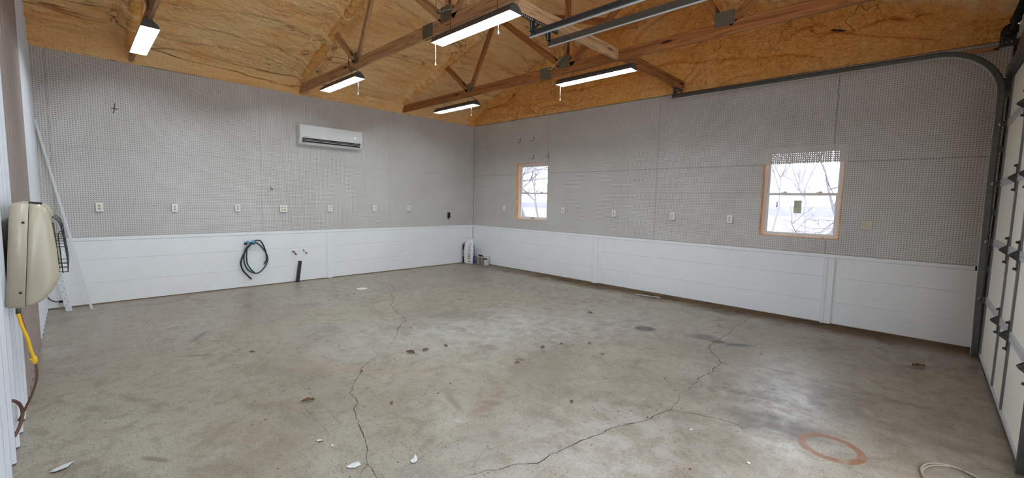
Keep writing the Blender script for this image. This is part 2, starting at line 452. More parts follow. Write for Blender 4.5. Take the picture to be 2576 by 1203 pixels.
class MB:
    """collects shapes, then links them as one mesh object"""

    def __init__(s):
        s.v, s.f, s.mi, s.sm = [], [], [], []

    def add(s, vs, fs, mi=0, smooth=False):
        o = len(s.v)
        s.v += [tuple(v) for v in vs]
        s.f += [tuple(i+o for i in f) for f in fs]
        s.mi += [mi]*len(fs)
        s.sm += [smooth]*len(fs)
        return s

    def box(s, x0, x1, y0, y1, z0, z1, mi=0, mat=None, bev=0.0):
        if bev > 0:
            bm = bmesh.new()
            bmesh.ops.create_cube(bm, size=1)
            for v in bm.verts:
                v.co = Vector(((x0+x1)/2+v.co.x*(x1-x0), (y0+y1)/2+v.co.y*(y1-y0), (z0+z1)/2+v.co.z*(z1-z0)))
            bmesh.ops.bevel(bm, geom=bm.edges[:], offset=bev, segments=2, profile=0.5, affect='EDGES')
            vs = [v.co.copy() for v in bm.verts]
            fs = [[v.index for v in f.verts] for f in bm.faces]
            bm.free()
        else:
            vs = [Vector((x, y, z)) for z in (z0, z1) for y in (y0, y1) for x in (x0, x1)]
            fs = [(0, 2, 3, 1), (4, 5, 7, 6), (0, 1, 5, 4), (2, 6, 7, 3), (0, 4, 6, 2), (1, 3, 7, 5)]
        if mat is not None:
            vs = [mat @ v for v in vs]
        return s.add(vs, fs, mi)

    def tube(s, pts, r, n=8, mi=0, closed=False, caps=True):
        pts = [Vector(p) for p in pts]
        rs = r if isinstance(r, (list, tuple)) else [r]*len(pts)
        N = len(pts)
        up = None
        rings = []
        for i, p in enumerate(pts):
            if closed:
                d = pts[(i+1) % N]-pts[i-1]
            else:
                d = pts[min(i+1, N-1)]-pts[max(i-1, 0)]
            if d.length < 1e-9:
                d = Vector((0, 0, 1))
            d.normalize()
            if up is None:
                up = d.orthogonal().normalized()
            up = (up - d*up.dot(d))
            if up.length < 1e-6:
                up = d.orthogonal()
            up.normalize()
            w = d.cross(up)
            rings.append([p+(up*math.cos(2*math.pi*k/n)+w*math.sin(2*math.pi*k/n))*rs[i] for k in range(n)])
        vs = [v for q in rings for v in q]
        fs = []
        for i in range(N if closed else N-1):
            j = (i+1) % N
            for k in range(n):
                fs.append((i*n+k, i*n+(k+1) % n, j*n+(k+1) % n, j*n+k))
        if caps and not closed:
            fs.append(tuple(range(n-1, -1, -1)))
            fs.append(tuple((N-1)*n+k for k in range(n)))
        return s.add(vs, fs, mi, True)

    def lathe(s, prof, n=24, mi=0, mat=None, smooth=True):
        """prof: (radius, height) pairs, turned about z"""
        vs, fs = [], []
        for (r, z) in prof:
            for k in range(n):
                a = 2*math.pi*k/n
                vs.append(Vector((r*math.cos(a), r*math.sin(a), z)))
        for i in range(len(prof)-1):
            for k in range(n):
                fs.append((i*n+k, i*n+(k+1) % n, (i+1)*n+(k+1) % n, (i+1)*n+k))
        fs.append(tuple(range(n-1, -1, -1)))
        fs.append(tuple((len(prof)-1)*n+k for k in range(n)))
        if mat is not None:
            vs = [mat @ v for v in vs]
        return s.add(vs, fs, mi, smooth)

    def prism(s, poly, axis, a, b, mi=0, mat=None):
        """extrudes a 2D polygon along axis (0,1,2) from a to b"""
        n = len(poly)
        vs = []
        for t in (a, b):
            for (p, q) in poly:
                v = [p, q]
                v.insert(axis, t)
                vs.append(Vector(v))
        fs = [tuple(range(n-1, -1, -1)), tuple(range(n, 2*n))]
        fs += [(i, (i+1) % n, n+(i+1) % n, n+i) for i in range(n)]
        if mat is not None:
            vs = [mat @ v for v in vs]
        return s.add(vs, fs, mi)

    def sweep(s, prof, frames, mi=0, smooth=False, closed=True):
        """prof: 2D points; frames: (origin, u, v) along the run"""
        n = len(prof)
        vs = [o + u*p + v*q for (o, u, v) in frames for (p, q) in prof]
        fs = []
        for i in range(len(frames)-1):
            for k in range(n if closed else n-1):
                fs.append((i*n+k, i*n+(k+1) % n, (i+1)*n+(k+1) % n, (i+1)*n+k))
        if closed:
            fs.append(tuple(range(n-1, -1, -1)))
            fs.append(tuple((len(frames)-1)*n+k for k in range(n)))
        return s.add(vs, fs, mi, smooth)

    def build(s, name, mats, parent=None, fix=True):
        me = bpy.data.meshes.new(name)
        me.from_pydata(s.v, [], s.f)
        if not isinstance(mats, (list, tuple)):
            mats = [mats]
        for m in mats:
            me.materials.append(m)
        me.polygons.foreach_set('material_index', s.mi)
        me.polygons.foreach_set('use_smooth', s.sm)
        me.update()
        if fix and len(s.f) < 20000:
            bm = bmesh.new()
            bm.from_mesh(me)
            bmesh.ops.recalc_face_normals(bm, faces=bm.faces[:])
            bm.to_mesh(me)
            bm.free()
        o = bpy.data.objects.new(name, me)
        COL.objects.link(o)
        if parent is not None:
            o.parent = parent
        return o


def tag(o, label=None, cat=None, group=None, kind=None):
    for k, v in (('label', label), ('category', cat), ('group', group), ('kind', kind)):
        if v:
            o[k] = v
    return o


def thing(name, label, cat, loc=(0, 0, 0), rotz=0.0, group=None):
    o = bpy.data.objects.new(name, None)
    o.empty_display_size = 0.1
    COL.objects.link(o)
    o.location = loc
    o.rotation_euler = (0, 0, rotz)
    return tag(o, label, cat, group)


def struct(name, label=None, loc=(0, 0, 0)):
    o = bpy.data.objects.new(name, None)
    COL.objects.link(o)
    o.location = loc
    return tag(o, label, None, None, 'structure')


def copy_tree(o, parent=None):
    c = o.copy()
    COL.objects.link(c)
    c.parent = parent
    for ch in list(o.children):
        copy_tree(ch, c)
    return c


def spline(pts, n=8, closed=False):
    """Catmull-Rom through the points"""
    P = [Vector(p) for p in pts]
    out = []
    N = len(P)
    rng = range(N) if closed else range(N-1)
    for i in rng:
        if closed:
            a, b, c, d = P[i-1], P[i], P[(i+1) % N], P[(i+2) % N]
        else:
            a, b, c, d = P[max(i-1, 0)], P[i], P[i+1], P[min(i+2, N-1)]
        for k in range(n):
            t = k/n
            out.append(0.5*((2*b)+(c-a)*t+(2*a-5*b+4*c-d)*t*t+(3*b-a-3*c+d)*t**3))
    if not closed:
        out.append(P[-1])
    return out


# ------------------------------------------------------------------ room dimensions (metres)
L, W = 8.737, 7.36          # window wall length, side wall length
KH = 0.943                  # top of the white boards
TH = 3.381                  # wall top
MID = KH + 1.2192           # seam between the two rows of peg board
SLOPE = 1/3
DOOR_Y0, DOOR_Y1, DOOR_H = -0.36, -3.12, 3.02


def roof_z(x, base=3.62):
    return base + SLOPE*min(x, L-x)


# ------------------------------------------------------------------ floor
f = MB()
f.box(-0.15, L+1.2, -W-0.2, 0.15, -0.12, 0.0)


def ribbon(mb, pts, w, z, jit=0.0, mi=1, taper=True):
    P = []
    for i in range(len(pts)-1):
        a, b = Vector((*pts[i], 0)), Vector((*pts[i+1], 0))
        n = max(2, int((b-a).length/0.03))
        for k in range(n):
            P.append(a.lerp(b, k/n))
    P.append(Vector((*pts[-1], 0)))
    rr = random.Random(3)
    vs = []
    for i, p in enumerate(P):
        d = P[min(i+1, len(P)-1)]-P[max(i-1, 0)]
        d.normalize()
        nrm = Vector((-d.y, d.x, 0))
        off = noise.noise(Vector((p.x*9, p.y*9, 3)))*jit + rr.uniform(-1, 1)*jit*0.45
        ww = w*(0.5+rr.random()*0.9)
        if taper:
            ww *= min(1, 0.25+4*min(i, len(P)-1-i)/len(P))
        vs += [p+nrm*(off+ww/2)+Vector((0, 0, z)), p+nrm*(off-ww/2)+Vector((0, 0, z))]
    fs = [(2*i, 2*i+1, 2*i+3, 2*i+2) for i in range(len(P)-1)]
    mb.add(vs, fs, mi)


crack1 = [(6.068, -6.0), (5.965, -5.908), (5.843, -5.83), (5.728, -5.79), (5.592, -5.758), (5.479, -5.726), (5.359, -5.689), (5.282, -5.667),
          (5.233, -5.601), (5.121, -5.575), (5.019, -5.563), (4.873, -5.467), (4.748, -5.361), (4.602, -5.254), (4.477, -5.099), (4.344, -4.921),
          (4.23, -4.742), (4.054, -4.581), (3.831, -4.433), (3.626, -4.244), (3.456, -4.082), (3.187, -4.032), (2.925, -3.945), (2.633, -3.82),
          (2.31, -3.599), (2.026, -3.491), (1.812, -3.263), (1.403, -3.11), (1.093, -3.135), (0.54, -3.044), (0.244, -3.06)]
crack2 = [(6.444, -5.61), (6.469, -5.543), (6.537, -5.421), (6.584, -5.303), (6.664, -5.181), (6.684, -5.014), (6.701, -4.871), (6.742, -4.658),
          (6.771, -4.503), (6.879, -4.25), (6.906, -4.053), (6.949, -3.955), (6.918, -3.762), (6.875, -3.603), (6.893, -3.418), (6.86, -3.15),
          (6.895, -2.954), (6.876, -2.792), (6.882, -2.621), (6.759, -2.449), (6.681, -2.361), (6.605, -2.204), (6.601, -2.009), (6.594, -1.764),
          (6.596, -1.488), (6.558, -1.21), (6.571, -0.845), (6.576, -0.577), (6.56, -0.15)]
ribbon(f, crack1[:16], 0.0050, 0.0012, 0.016)
ribbon(f, crack1[15:], 0.0055, 0.0012, 0.022)
ribbon(f, crack2[:14], 0.0050, 0.0012, 0.016)
ribbon(f, crack2[13:], 0.0055, 0.0012, 0.018)
ribbon(f, [(6.6, -6.6), (6.5, -6.0), (6.444, -5.61)], 0.0055, 0.0012, 0.012)
ribbon(f, [(6.4, -6.6), (6.2, -6.2), (6.068, -6.0)], 0.0055, 0.0012, 0.012)
for br in ([(6.882, -2.621), (6.987, -2.568), (7.136, -2.466), (7.424, -2.41), (7.709, -2.486), (8.03, -2.478), (8.27, -2.424), (8.491, -2.421), (8.72, -2.439)],
           [(6.949, -3.955), (7.099, -3.867), (7.302, -3.803), (7.437, -3.818)],
           [(6.605, -2.204), (6.514, -2.226), (6.271, -2.293), (6.029, -2.391), (5.457, -2.687)],
           [(5.965, -5.908), (6.063, -5.914), (6.129, -5.937), (6.2, -6.1)]):
    ribbon(f, br, 0.0035, 0.0011, 0.010)
# straight saw scratches
ribbon(f, [(4.549, -5.792), (5.533, -5.828)], 0.0026, 0.0011, 0.0, mi=2)
ribbon(f, [(4.996, -5.917), (5.554, -5.939)], 0.0024, 0.0011, 0.0, mi=2)
ribbon(f, [(5.905, -5.487), (6.081, -5.42), (6.129, -5.563), (6.156, -5.71), (6.15, -5.80)], 0.0028, 0.0011, 0.004, mi=2)
floor = f.build('floor', [M['concrete'], M['crack'], M['scuff']])
tag(floor, 'stained and cracked grey concrete slab', None, None, 'structure')

# ------------------------------------------------------------------ wall_left: peg board over white boards (x = 0)
wl = struct('wall_left', 'side wall of white peg board above white boards')
b = MB()
b.box(-0.14, -0.012, -W-0.2, 0.15, 0, TH)
b.box(-0.30, -0.012, -W-0.2, 0.15, TH-0.02, 3.80)  # eave block added above the wall to keep sky light out
b.build('stud_backing', M['cavity'], wl)
SEAM_L = [0.0, -2.3385, -4.777, -7.2155, -W]
G = 0.0022
for i in range(4):
    for (z0, z1) in ((KH, MID), (MID, TH)):
        b = MB()
        b.box(-0.006, 0, SEAM_L[i+1]+0.0015, SEAM_L[i]-0.0015, z0+0.0009, z1-0.0009)
        b.build('pegboard_sheet', M['peg_x'], wl)


def planks_x(y0, y1, parent):
    b = MB()
    for (z0, z1) in ((0.012, 0.3005), (0.3020, 0.6305), (0.6320, KH-0.052)):
        b.box(-0.008, 0.006, y0, y1, z0, z1, bev=0.0012)
    b.build('wainscot_board', M['wains'], parent)


planks_x(-3.60, -0.012, wl)
planks_x(-W, -3.68, wl)
b = MB()
b.box(-0.008, 0.011, -W, -0.012, KH-0.050, KH-0.002, bev=0.002)
b.build('cap_strip', M['wains'], wl)
b = MB()
b.box(-0.008, 0.030, -3.690, -3.595, 0.004, KH-0.052, bev=0.003)
b.box(0.030, 0.034, -3.665, -3.620, 0.004, KH-0.054, bev=0.001)
b.build('batten', M['wains'], wl)
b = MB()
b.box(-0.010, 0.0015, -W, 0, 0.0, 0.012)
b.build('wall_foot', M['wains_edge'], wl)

# ------------------------------------------------------------------ wall_back: the window wall (y = 0)
wb = struct('wall_back', 'window wall of white peg board above white boards')
WIN = [(1.490, 2.440, 1.160, 2.402), (6.470, 7.412, 1.142, 2.402)]   # x0, x1, z0, z1
b = MB()
xs = [-0.15] + [w for q in WIN for w in (q[0]-0.019, q[1]+0.019)] + [L+0.15]
for i in range(len(xs)-1):
    x0, x1 = xs[i], xs[i+1]
    hole = [q for q in WIN if abs(q[0]-0.019-x0) < 1e-6 and abs(q[1]+0.019-x1) < 1e-6]
    segs = [(0, hole[0][2]-0.019), (hole[0][3]+0.019, TH)] if hole else [(0, TH)]
    for (z0, z1) in segs:
        b.box(x0, x1, 0.012, 0.15, z0, z1)
# gable above
b.prism([(0, TH), (L, TH), (L/2, TH+L/2*SLOPE+0.45)], 1, 0.02, 0.15)
b.build('stud_backing', M['cavity'], wb)

SEAM_B = [0.0, 2.399, 4.8375, 7.276, 8.747]
P = 0.0254


def sheet(x0, x1, z0, z1, cut=None):
    b = MB()
    x0, x1, z0, z1 = x0+G, x1-G, z0+G, z1-G
    if cut is None:
        b.box(x0, x1, 0, 0.006, z0, z1)
    else:
        cx0, cx1, cz0, cz1 = max(cut[0], x0), min(cut[1], x1), max(cut[2], z0), min(cut[3], z1)
        if cx0 > x0:
            b.box(x0, cx0, 0, 0.006, z0, z1)
        if cx1 < x1:
            b.box(cx1, x1, 0, 0.006, z0, z1)
        if cz0 > z0:
            b.box(cx0, cx1, 0, 0.006, z0, cz0)
        if cz1 < z1:
            b.box(cx0, cx1, 0, 0.006, cz1, z1)
    return b


def hole_cells(b, x0, nx, z0, nz, xa, xb):
    """peg board with real round holes, nx by nz cells of one inch"""
    for i in range(nx):
        for k in range(nz):
            l, r_ = max(x0+i*P, xa), min(x0+(i+1)*P, xb)
            lo, hi = z0+k*P, z0+(k+1)*P
            if k == 0:
                lo += G
            cx, cz = x0+(i+.5)*P, z0+(k+.5)*P
            n = 8
            outer = [(r_, cz), (r_, hi), (cx, hi), (l, hi), (l, cz), (l, lo), (cx, lo), (r_, lo)]
            inner = [(cx+0.0043*math.cos(math.pi*q/4), cz+0.0043*math.sin(math.pi*q/4)) for q in range(n)]
            vs = [(x, 0, z) for x, z in outer]+[(x, 0, z) for x, z in inner]+[(x, 0.006, z) for x, z in inner]+[(x, 0.006, z) for x, z in outer]
            fs = []
            for q in range(n):
                j = (q+1) % n
                fs += [(q, j, 8+j, 8+q), (8+q, 8+j, 16+j, 16+q), (16+q, 16+j, 24+j, 24+q)]
            b.add(vs, fs)


sheet(SEAM_B[0], SEAM_B[1], KH, MID, (1.475, 9, 1.160, 9)).build('pegboard_sheet', M['peg_y'], wb)
sheet(SEAM_B[0], SEAM_B[1], MID, TH, (1.475, 9, 0, 2.398)).build('pegboard_sheet', M['peg_y'], wb)
sheet(SEAM_B[1], SEAM_B[2], KH, MID).build('pegboard_sheet', M['peg_y'], wb)
sheet(SEAM_B[1], SEAM_B[2], MID, TH).build('pegboard_sheet', M['peg_y'], wb)
sheet(SEAM_B[2], SEAM_B[3], KH, MID, (6.462, 9, 1.140, 9)).build('pegboard_sheet', M['peg_y'], wb)
sheet(SEAM_B[3], SEAM_B[4], KH, MID, (0, 7.415, 1.140, 9)).build('pegboard_sheet', M['peg_y'], wb)
NZ, NL, NR = 9, 34, 7
zt = MID+NZ*P
b = sheet(SEAM_B[2], SEAM_B[3], MID, TH, (7.276-NL*P, 9, 0, zt))
hole_cells(b, 7.276-NL*P, NL, MID, NZ, 0, 7.276-0.0022)
b.build('pegboard_sheet', M['peg_y'], wb, fix=False)
b = sheet(SEAM_B[3], SEAM_B[4], MID, TH, (0, 7.276+NR*P, 0, zt))
hole_cells(b, 7.276, NR, MID, NZ, 7.276+0.0022, 99)
b.build('pegboard_sheet', M['peg_y'], wb, fix=False)


def planks_y(x0, x1):
    b = MB()
    for (z0, z1) in ((0.012, 0.3005), (0.3020, 0.6305), (0.6320, KH-0.052)):
        b.box(x0, x1, -0.006, 0.008, z0, z1, bev=0.0012)
    b.build('wainscot_board', M['wains'], wb)


planks_y(0.012, 3.635)
planks_y(3.715, 7.305)
planks_y(7.385, 8.745)
b = MB()
b.box(0.0, 8.66, -0.011, 0.008, KH-0.050, KH-0.002, bev=0.002)
b.build('cap_strip', M['wains'], wb)
for cx in (3.675, 7.345):
    b = MB()
    b.box(cx-0.055, cx+0.055, -0.030, 0.008, 0.004, KH-0.052, bev=0.003)
    b.box(cx-0.055, cx-0.022, -0.040, -0.028, 0.004, KH-0.054, bev=0.002)
    b.build('batten', M['wains'], wb)
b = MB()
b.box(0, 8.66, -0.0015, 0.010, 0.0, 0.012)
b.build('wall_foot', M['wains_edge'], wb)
b = MB()
b.box(-0.010, 0.004, -0.004, 0.010, KH, TH)
b.build('corner_gap_strip', M['cavity'], wb)
b = MB()
for (x, z) in ((3.697, 1.574), (3.794, 1.575), (3.846, 1.588), (3.958, 1.586), (3.703, 1.452), (3.80, 1.452), (3.848, 1.460), (3.964, 1.459),
               (2.86, 1.99), (2.86, 1.80), (5.6, 2.45), (0.06, 3.31), (3.24, 3.31)):
    b.lathe([(0.007, -0.003), (0.007, 0.0)], 8, mat=Matrix.Translation((x, 0, z)) @ Matrix.Rotation(math.radians(90), 4, 'X'))
b.build('screw_hole_pattern', M['slot'], wb)
# pine ledger along the wall top by the overhead door
b = MB()
b.box(8.30, 8.64, -0.035, -0.001, 3.285, 3.335, bev=0.002)
b.build('ledger_strip', M['wood'], wb)

# ------------------------------------------------------------------ windows


def window(name, q, label, sticker=False):
    x0, x1, z0, z1 = q
    w = struct(name, label)
    fy0, fy1 = 0.075, 0.150
    j = MB()      # raw jambs round the opening
    j.box(x0-0.018, x0, 0.0065, fy1, z0-0.018, z1+0.018)
    j.box(x1, x1+0.018, 0.0065, fy1, z0-0.018, z1+0.018)
    j.box(x0, x1, 0.0065, fy1, z0-0.018, z0)
    j.box(x0, x1, 0.0065, fy1, z1, z1+0.018)
    j.build('jamb', M['jamb'], w)
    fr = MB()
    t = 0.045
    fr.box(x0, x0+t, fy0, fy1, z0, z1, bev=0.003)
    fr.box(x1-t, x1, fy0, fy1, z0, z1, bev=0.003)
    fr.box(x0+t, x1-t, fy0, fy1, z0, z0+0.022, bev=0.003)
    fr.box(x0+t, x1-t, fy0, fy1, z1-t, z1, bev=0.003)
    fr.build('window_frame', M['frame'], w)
    zm = 1.732

    def sash(sx0, sx1, sz0, sz1, y0, y1, top, bot, side):
        s = MB()
        s.box(sx0, sx0+side, y0, y1, sz0, sz1, bev=0.003)
        s.box(sx1-side, sx1, y0, y1, sz0, sz1, bev=0.003)
        s.box(sx0+side, sx1-side, y0, y1, sz0, sz0+bot, bev=0.003)
        s.box(sx0+side, sx1-side, y0, y1, sz1-top, sz1, bev=0.003)
        so = s.build('sash', M['vinyl'], w)
        g = MB()
        ym = (y0+y1)/2
        g.box(sx0+side, sx1-side, ym-0.002, ym+0.002, sz0+bot, sz1-top)
        g.build('pane', GLASS, so)
        return so
    sash(x0+t, x1-t, zm-0.008, z1-t, 0.115, 0.140, 0.030, 0.034, 0.026)
    lo = sash(x0+t, x1-t, z0+0.022, zm+0.030, 0.082, 0.110, 0.036, 0.036, 0.034)
    for fx in (0.28, 0.72):
        lx = x0+(x1-x0)*fx
        k = MB()
        k.box(lx-0.035, lx+0.035, 0.078, 0.108, zm+0.030, zm+0.040, bev=0.003)
        k.box(lx-0.008, lx+0.030, 0.074, 0.090, zm+0.038, zm+0.050, bev=0.003)
        k.build('sash_lock', M['vinyl'], lo)
    st = MB()
    st.box(x0+0.40, x0+0.50, 0.070, 0.084, z0+0.026, z0+0.040, bev=0.003)
    st.build('lift_latch', M['steel_dark'] if not sticker else M['vinyl'], lo)
    return w


tg = NT('window_glass')
tr = tg.n('BsdfTransparent')
gl = tg.n('BsdfGlossy')
gl.inputs['Roughness'].default_value = 0.02
fz = tg.n('Fresnel')
fz.inputs['IOR'].default_value = 1.45
mx = tg.n('MixShader')
tg.put(mx.inputs[0], fz.outputs[0])
tg.t.links.new(tr.outputs[0], mx.inputs[1])
tg.t.links.new(gl.outputs[0], mx.inputs[2])
tg.t.links.new(mx.outputs[0], tg.out.inputs['Surface'])
GLASS = tg.m

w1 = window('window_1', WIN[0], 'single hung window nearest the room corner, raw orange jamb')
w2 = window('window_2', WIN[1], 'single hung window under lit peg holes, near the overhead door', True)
s = MB()
s.box(6.862, 6.955, 0.088, 0.0915, 1.475, 1.655)
st = s.build('pane_label', M['bronze'], w2)
s = MB()
for i in range(7):
    zz = 1.64-0.013*i
    s.box(6.872, 6.945-0.012*(i % 3), 0.0874, 0.0878, zz-0.003, zz)
s.build('label_print', M['bag_grey'], st)
s = MB()
s.box(6.645, 6.662, 0.088, 0.0915, 1.555, 1.635)
s.build('pane_tag', M['bag_grey'], w2)
# blobs of foam squeezed out round window 2
s = MB()
rr = random.Random(5)
for i in range(34):
    e = i/33
    px, pz = (6.48+e*0.93, 1.146) if i % 2 else (7.408, 1.16+e*0.7)
    if i % 2 and rr.random() < (0.8-e*0.8):
        continue
    r = rr.uniform(0.006, 0.013)
    s.lathe([(r*0.3, -r), (r*0.9, -r*0.4), (r, 0.1*r), (r*0.6, r*0.8)], 7, mat=Matrix.Translation((px, rr.uniform(0.0, 0.03), pz)))
s.build('foam_squeeze_out', M['foam'], w2)

# ------------------------------------------------------------------ wall_front: ribbed steel wall beside the camera (y = -W)
wf = struct('wall_front', 'ribbed steel wall beside the heater')


def ribbed(x0, x1, z0, z1fn, mat, name='ribbed_panel', step=0.2286):
    """corrugated sheet: flats with tall trapezoid ribs and two small ones between"""
    prof = []
    x = x0
    while x < x1-1e-6:
        for (dx, h) in ((0, 0), (0.012, 0.019), (0.034, 0.019), (0.046, 0), (0.098, 0), (0.103, 0.004), (0.113, 0.004), (0.118, 0),
                        (0.160, 0), (0.165, 0.004), (0.175, 0.004), (0.180, 0)):
            if x+dx <= x1:
                prof.append((x+dx, -W+h))
        x += step
    prof.append((x1, -W))
    vs, fs = [], []
    for (px, py) in prof:
        vs += [(px, py, z0), (px, py, z1fn(px))]
    for i in range(len(prof)-1):
        fs.append((2*i, 2*i+2, 2*i+3, 2*i+1))
    m = MB()
    m.add(vs, fs)
    return m.build(name, mat, wf, fix=False)


gab = lambda x: roof_z(x)+0.2
ribbed(0.002, 1.832, 0.01, gab, M['ribs'])
ribbed(1.832, 3.66, 0.01, gab, M['ribs_shade'])
ribbed(3.66, 8.70, 0.01, gab, M['ribs'])
b = MB()
b.prism([(-0.15, 0), (L+0.15, 0), (L+0.15, TH), (L/2, TH+L/2*SLOPE+0.5), (-0.15, TH)], 1, -W-0.15, -W-0.004)
b.build('sheathing', M['cavity'], wf)

# ------------------------------------------------------------------ wall_right: overhead door wall (x = 8.78)
wr = struct('wall_right', 'wall that holds the overhead doors')
b = MB()
x0, x1 = 8.80, 8.92
D2 = (-3.75, -6.45)  # second door, out of view, left open for its daylight
b.box(x0, x1, DOOR_Y0, 0.15, 0, TH)
b.box(x0, x1, D2[0], DOOR_Y1, 0, TH)
b.box(x0, x1, -W-0.15, D2[1], 0, TH)
b.box(x0, x1, DOOR_Y1, DOOR_Y0, DOOR_H, TH)
b.box(x0, x1, D2[1], D2[0], DOOR_H, TH)
b.box(8.752, x1+0.2, -W-0.15, 0.15, TH-0.02, 3.80)  # block added over the door wall against sky light leaks
b.build('framing', M['wains'], wr)
b = MB()
b.box(x0-0.03, x0, DOOR_Y0+0.0, -0.02, 0, TH)
b.box(x0-0.03, x0, DOOR_Y1, DOOR_Y0, DOOR_H+0.04, TH)
b.build('lumber_liner', M['wood'], wr)

# ------------------------------------------------------------------ ceiling: sprayed foam under both roof slopes and on the gable
TR_Y = [-2.03, -4.12, -6.38]


def rid(x, y, z):
    return noise.noise(Vector((x, y, z)))


def foam_disp(s, y, seed):
    n = 0.045*rid(s*0.9+seed, y*0.6, 1.3)
    wv = 0.35*rid(s*0.8, y*0.7, seed+5.0)
    r1 = rid((s+wv)*2.6+seed, y*0.32, 4.0)
    crease = math.exp(-(r1/0.045)**2)
    gate = max(0.0, min(1.0, 0.45+1.6*rid(s*0.7+9, y*0.5, seed)))
    n -= 0.100*crease*gate
    r2 = rid((s+wv)*4.4+seed+7, y*0.45, 8.0)
    n -= 0.026*math.exp(-(r2/0.07)**2)*max(0.0, min(1.0, 0.4+2*rid(s+4, y*0.8, seed+6)))
    n += 0.048*(1-abs(rid((s+wv)*3.6, y*0.6, seed+2)))**4
    n += 0.010*rid(s*14, y*4, seed+8)+0.012*rid(s*6, y*2.0, seed+18)
    pop = max(0.0, rid(s*1.1+3, y*1.1, seed+11)-0.25)
    n += pop*0.06*rid(s*22, y*22, seed)
    return n


def chord_fillet(y):
    v = 0.0
    for t in TR_Y + [-0.02]:
        a = abs(y-t)
        v += 0.085*math.exp(-(a/0.095)**2)
        v -= 0.075*math.exp(-((a-0.18)/0.040)**2)*(0.7+rid(y*2, t, 2))
    return v


ceil = MB()
prof = [(0.002, 3.384), (0.022, 3.42), (0.035, 3.47), (0.055, 3.53), (0.10, 3.60), (0.17, 3.665)]
NX = 178
prof += [(0.25+(L/2-0.25)*i/NX, None) for i in range(NX+1)]
prof = [(x, z if z is not None else roof_z(x)-0.012*math.exp(-(x-0.25)*6)) for (x, z) in prof]
right = [(L-x, max(z, 3.60)) for (x, z) in prof[:-1]][::-1]
full = prof+right
NY = 300
vs, fs = [], []
for i, (x, z) in enumerate(full):
    m = min(i, len(full)-1-i)
    k = min(1.0, 0.15+m/9.0)
    for j in range(NY+1):
        y = 0.02 - (W+0.04)*j/NY
        seed = 0.0 if x < L/2 else 37.0
        d = foam_disp(min(x, L-x)*1.054, y, seed)*k + chord_fillet(y)*min(1.0, k)*0.9
        dx = (0.03+0.03*rid(y*3, z*6, 3))*math.sin(math.pi*min(m, 6)/6)*(1 if x < L/2 else -1)
        vs.append((x+dx*0.6, y, z-d))
n = NY+1
for i in range(len(full)-1):
    for j in range(NY):
        fs.append((i*n+j, i*n+j+1, (i+1)*n+j+1, (i+1)*n+j))
ceil.add(vs, fs, 0, True)
# gable skin
GX, GZ = 290, 60
vs, fs = [], []
for i in range(GX+1):
    x = L*i/GX
    top = roof_z(x)+0.06
    for j in range(GZ+1):
        v = j/GZ
        z = 3.384+(top-3.384)*v
        k = min(1.0, 0.2+(z-3.384)/0.10)
        d = 0.055+0.060*rid(x*0.9, z*1.6, 20)+0.034*rid(x*2.6, z*3.6, 21)+0.010*rid(x*10, z*12, 22)
        r1 = rid(x*0.7+4, z*2.3+0.5*rid(x, z, 3), 23)
        d -= 0.045*math.exp(-(r1/0.05)**2)
        if x > 6.9:      # stud humps and the hollow between them
            for sx in (7.70, 8.27):
                d += 0.045*math.exp(-((x-sx+(z-3.9)*0.18)/0.045)**2)*min(1, max(0, (z-3.72)/0.1))
            d -= 0.050*math.exp(-((z-3.86+0.03*rid(x*4, 0, 1))/0.035)**2)*min(1, (x-6.9)/0.2)
        for t in (1.9, 3.1, 5.6):
            d += 0.012*math.exp(-((x-t)/0.05)**2)
        vs.append((x, -d*k+0.0, z))
n = GZ+1
for i in range(GX):
    for j in range(GZ):
        fs.append((i*n+j, (i+1)*n+j, (i+1)*n+j+1, i*n+j+1))
ceil.add(vs, fs, 0, True)
co_ = ceil.build('ceiling', M['foam'], fix=False)
tag(co_, 'sloping ceiling of tan sprayed foam insulation', None, None, 'structure')
rf = MB()
rf.prism([(-0.3, TH+0.14), (L/2, TH+0.14+L/2*SLOPE+0.40), (L+0.3, TH+0.14), (L+0.3, TH+0.30), (L/2, TH+0.45+L/2*SLOPE+0.40), (-0.3, TH+0.30)], 1, -W-0.3, 0.3)
ro = rf.build('roof_deck', M['cavity'])
ro.parent = co_

# ------------------------------------------------------------------ roof trusses


def lumber(name, p0, p1, wd, ht, mat, parent, upv=Vector((0, 0, 1))):
    p0, p1 = Vector(p0), Vector(p1)
    d = p1-p0
    ln = d.length
    d.normalize()
    side = upv.cross(d)
    side.normalize()
    u = d.cross(side)
    m = MB()
    m.box(0, ln, -wd/2, wd/2, -ht/2, ht/2, bev=0.003)
    o = m.build(name, mat, parent)
    R = Matrix((d, side, u)).transposed().to_4x4()
    o.matrix_local = Matrix.Translation(p0) @ R
    return o


def gusset(cx, cz, w, h, parent, tilt=0.0):
    m = MB()
    n = 8
    for side in (-1, 1):
        poly = []
        for i in range(2*n+1):
            poly.append((-w/2+w*i/(2*n), side*(0.0195+(0.0045 if i % 2 else 0.001))))
        poly += [(w/2, side*0.0190), (-w/2, side*0.0190)]
        m.prism(poly, 2, -h/2, h/2)
    o = m.build('gusset_plate', M['gusset'], parent)
    o.matrix_local = Matrix.Translation((cx, 0, cz)) @ Matrix.Rotation(tilt, 4, 'Y')
    return o


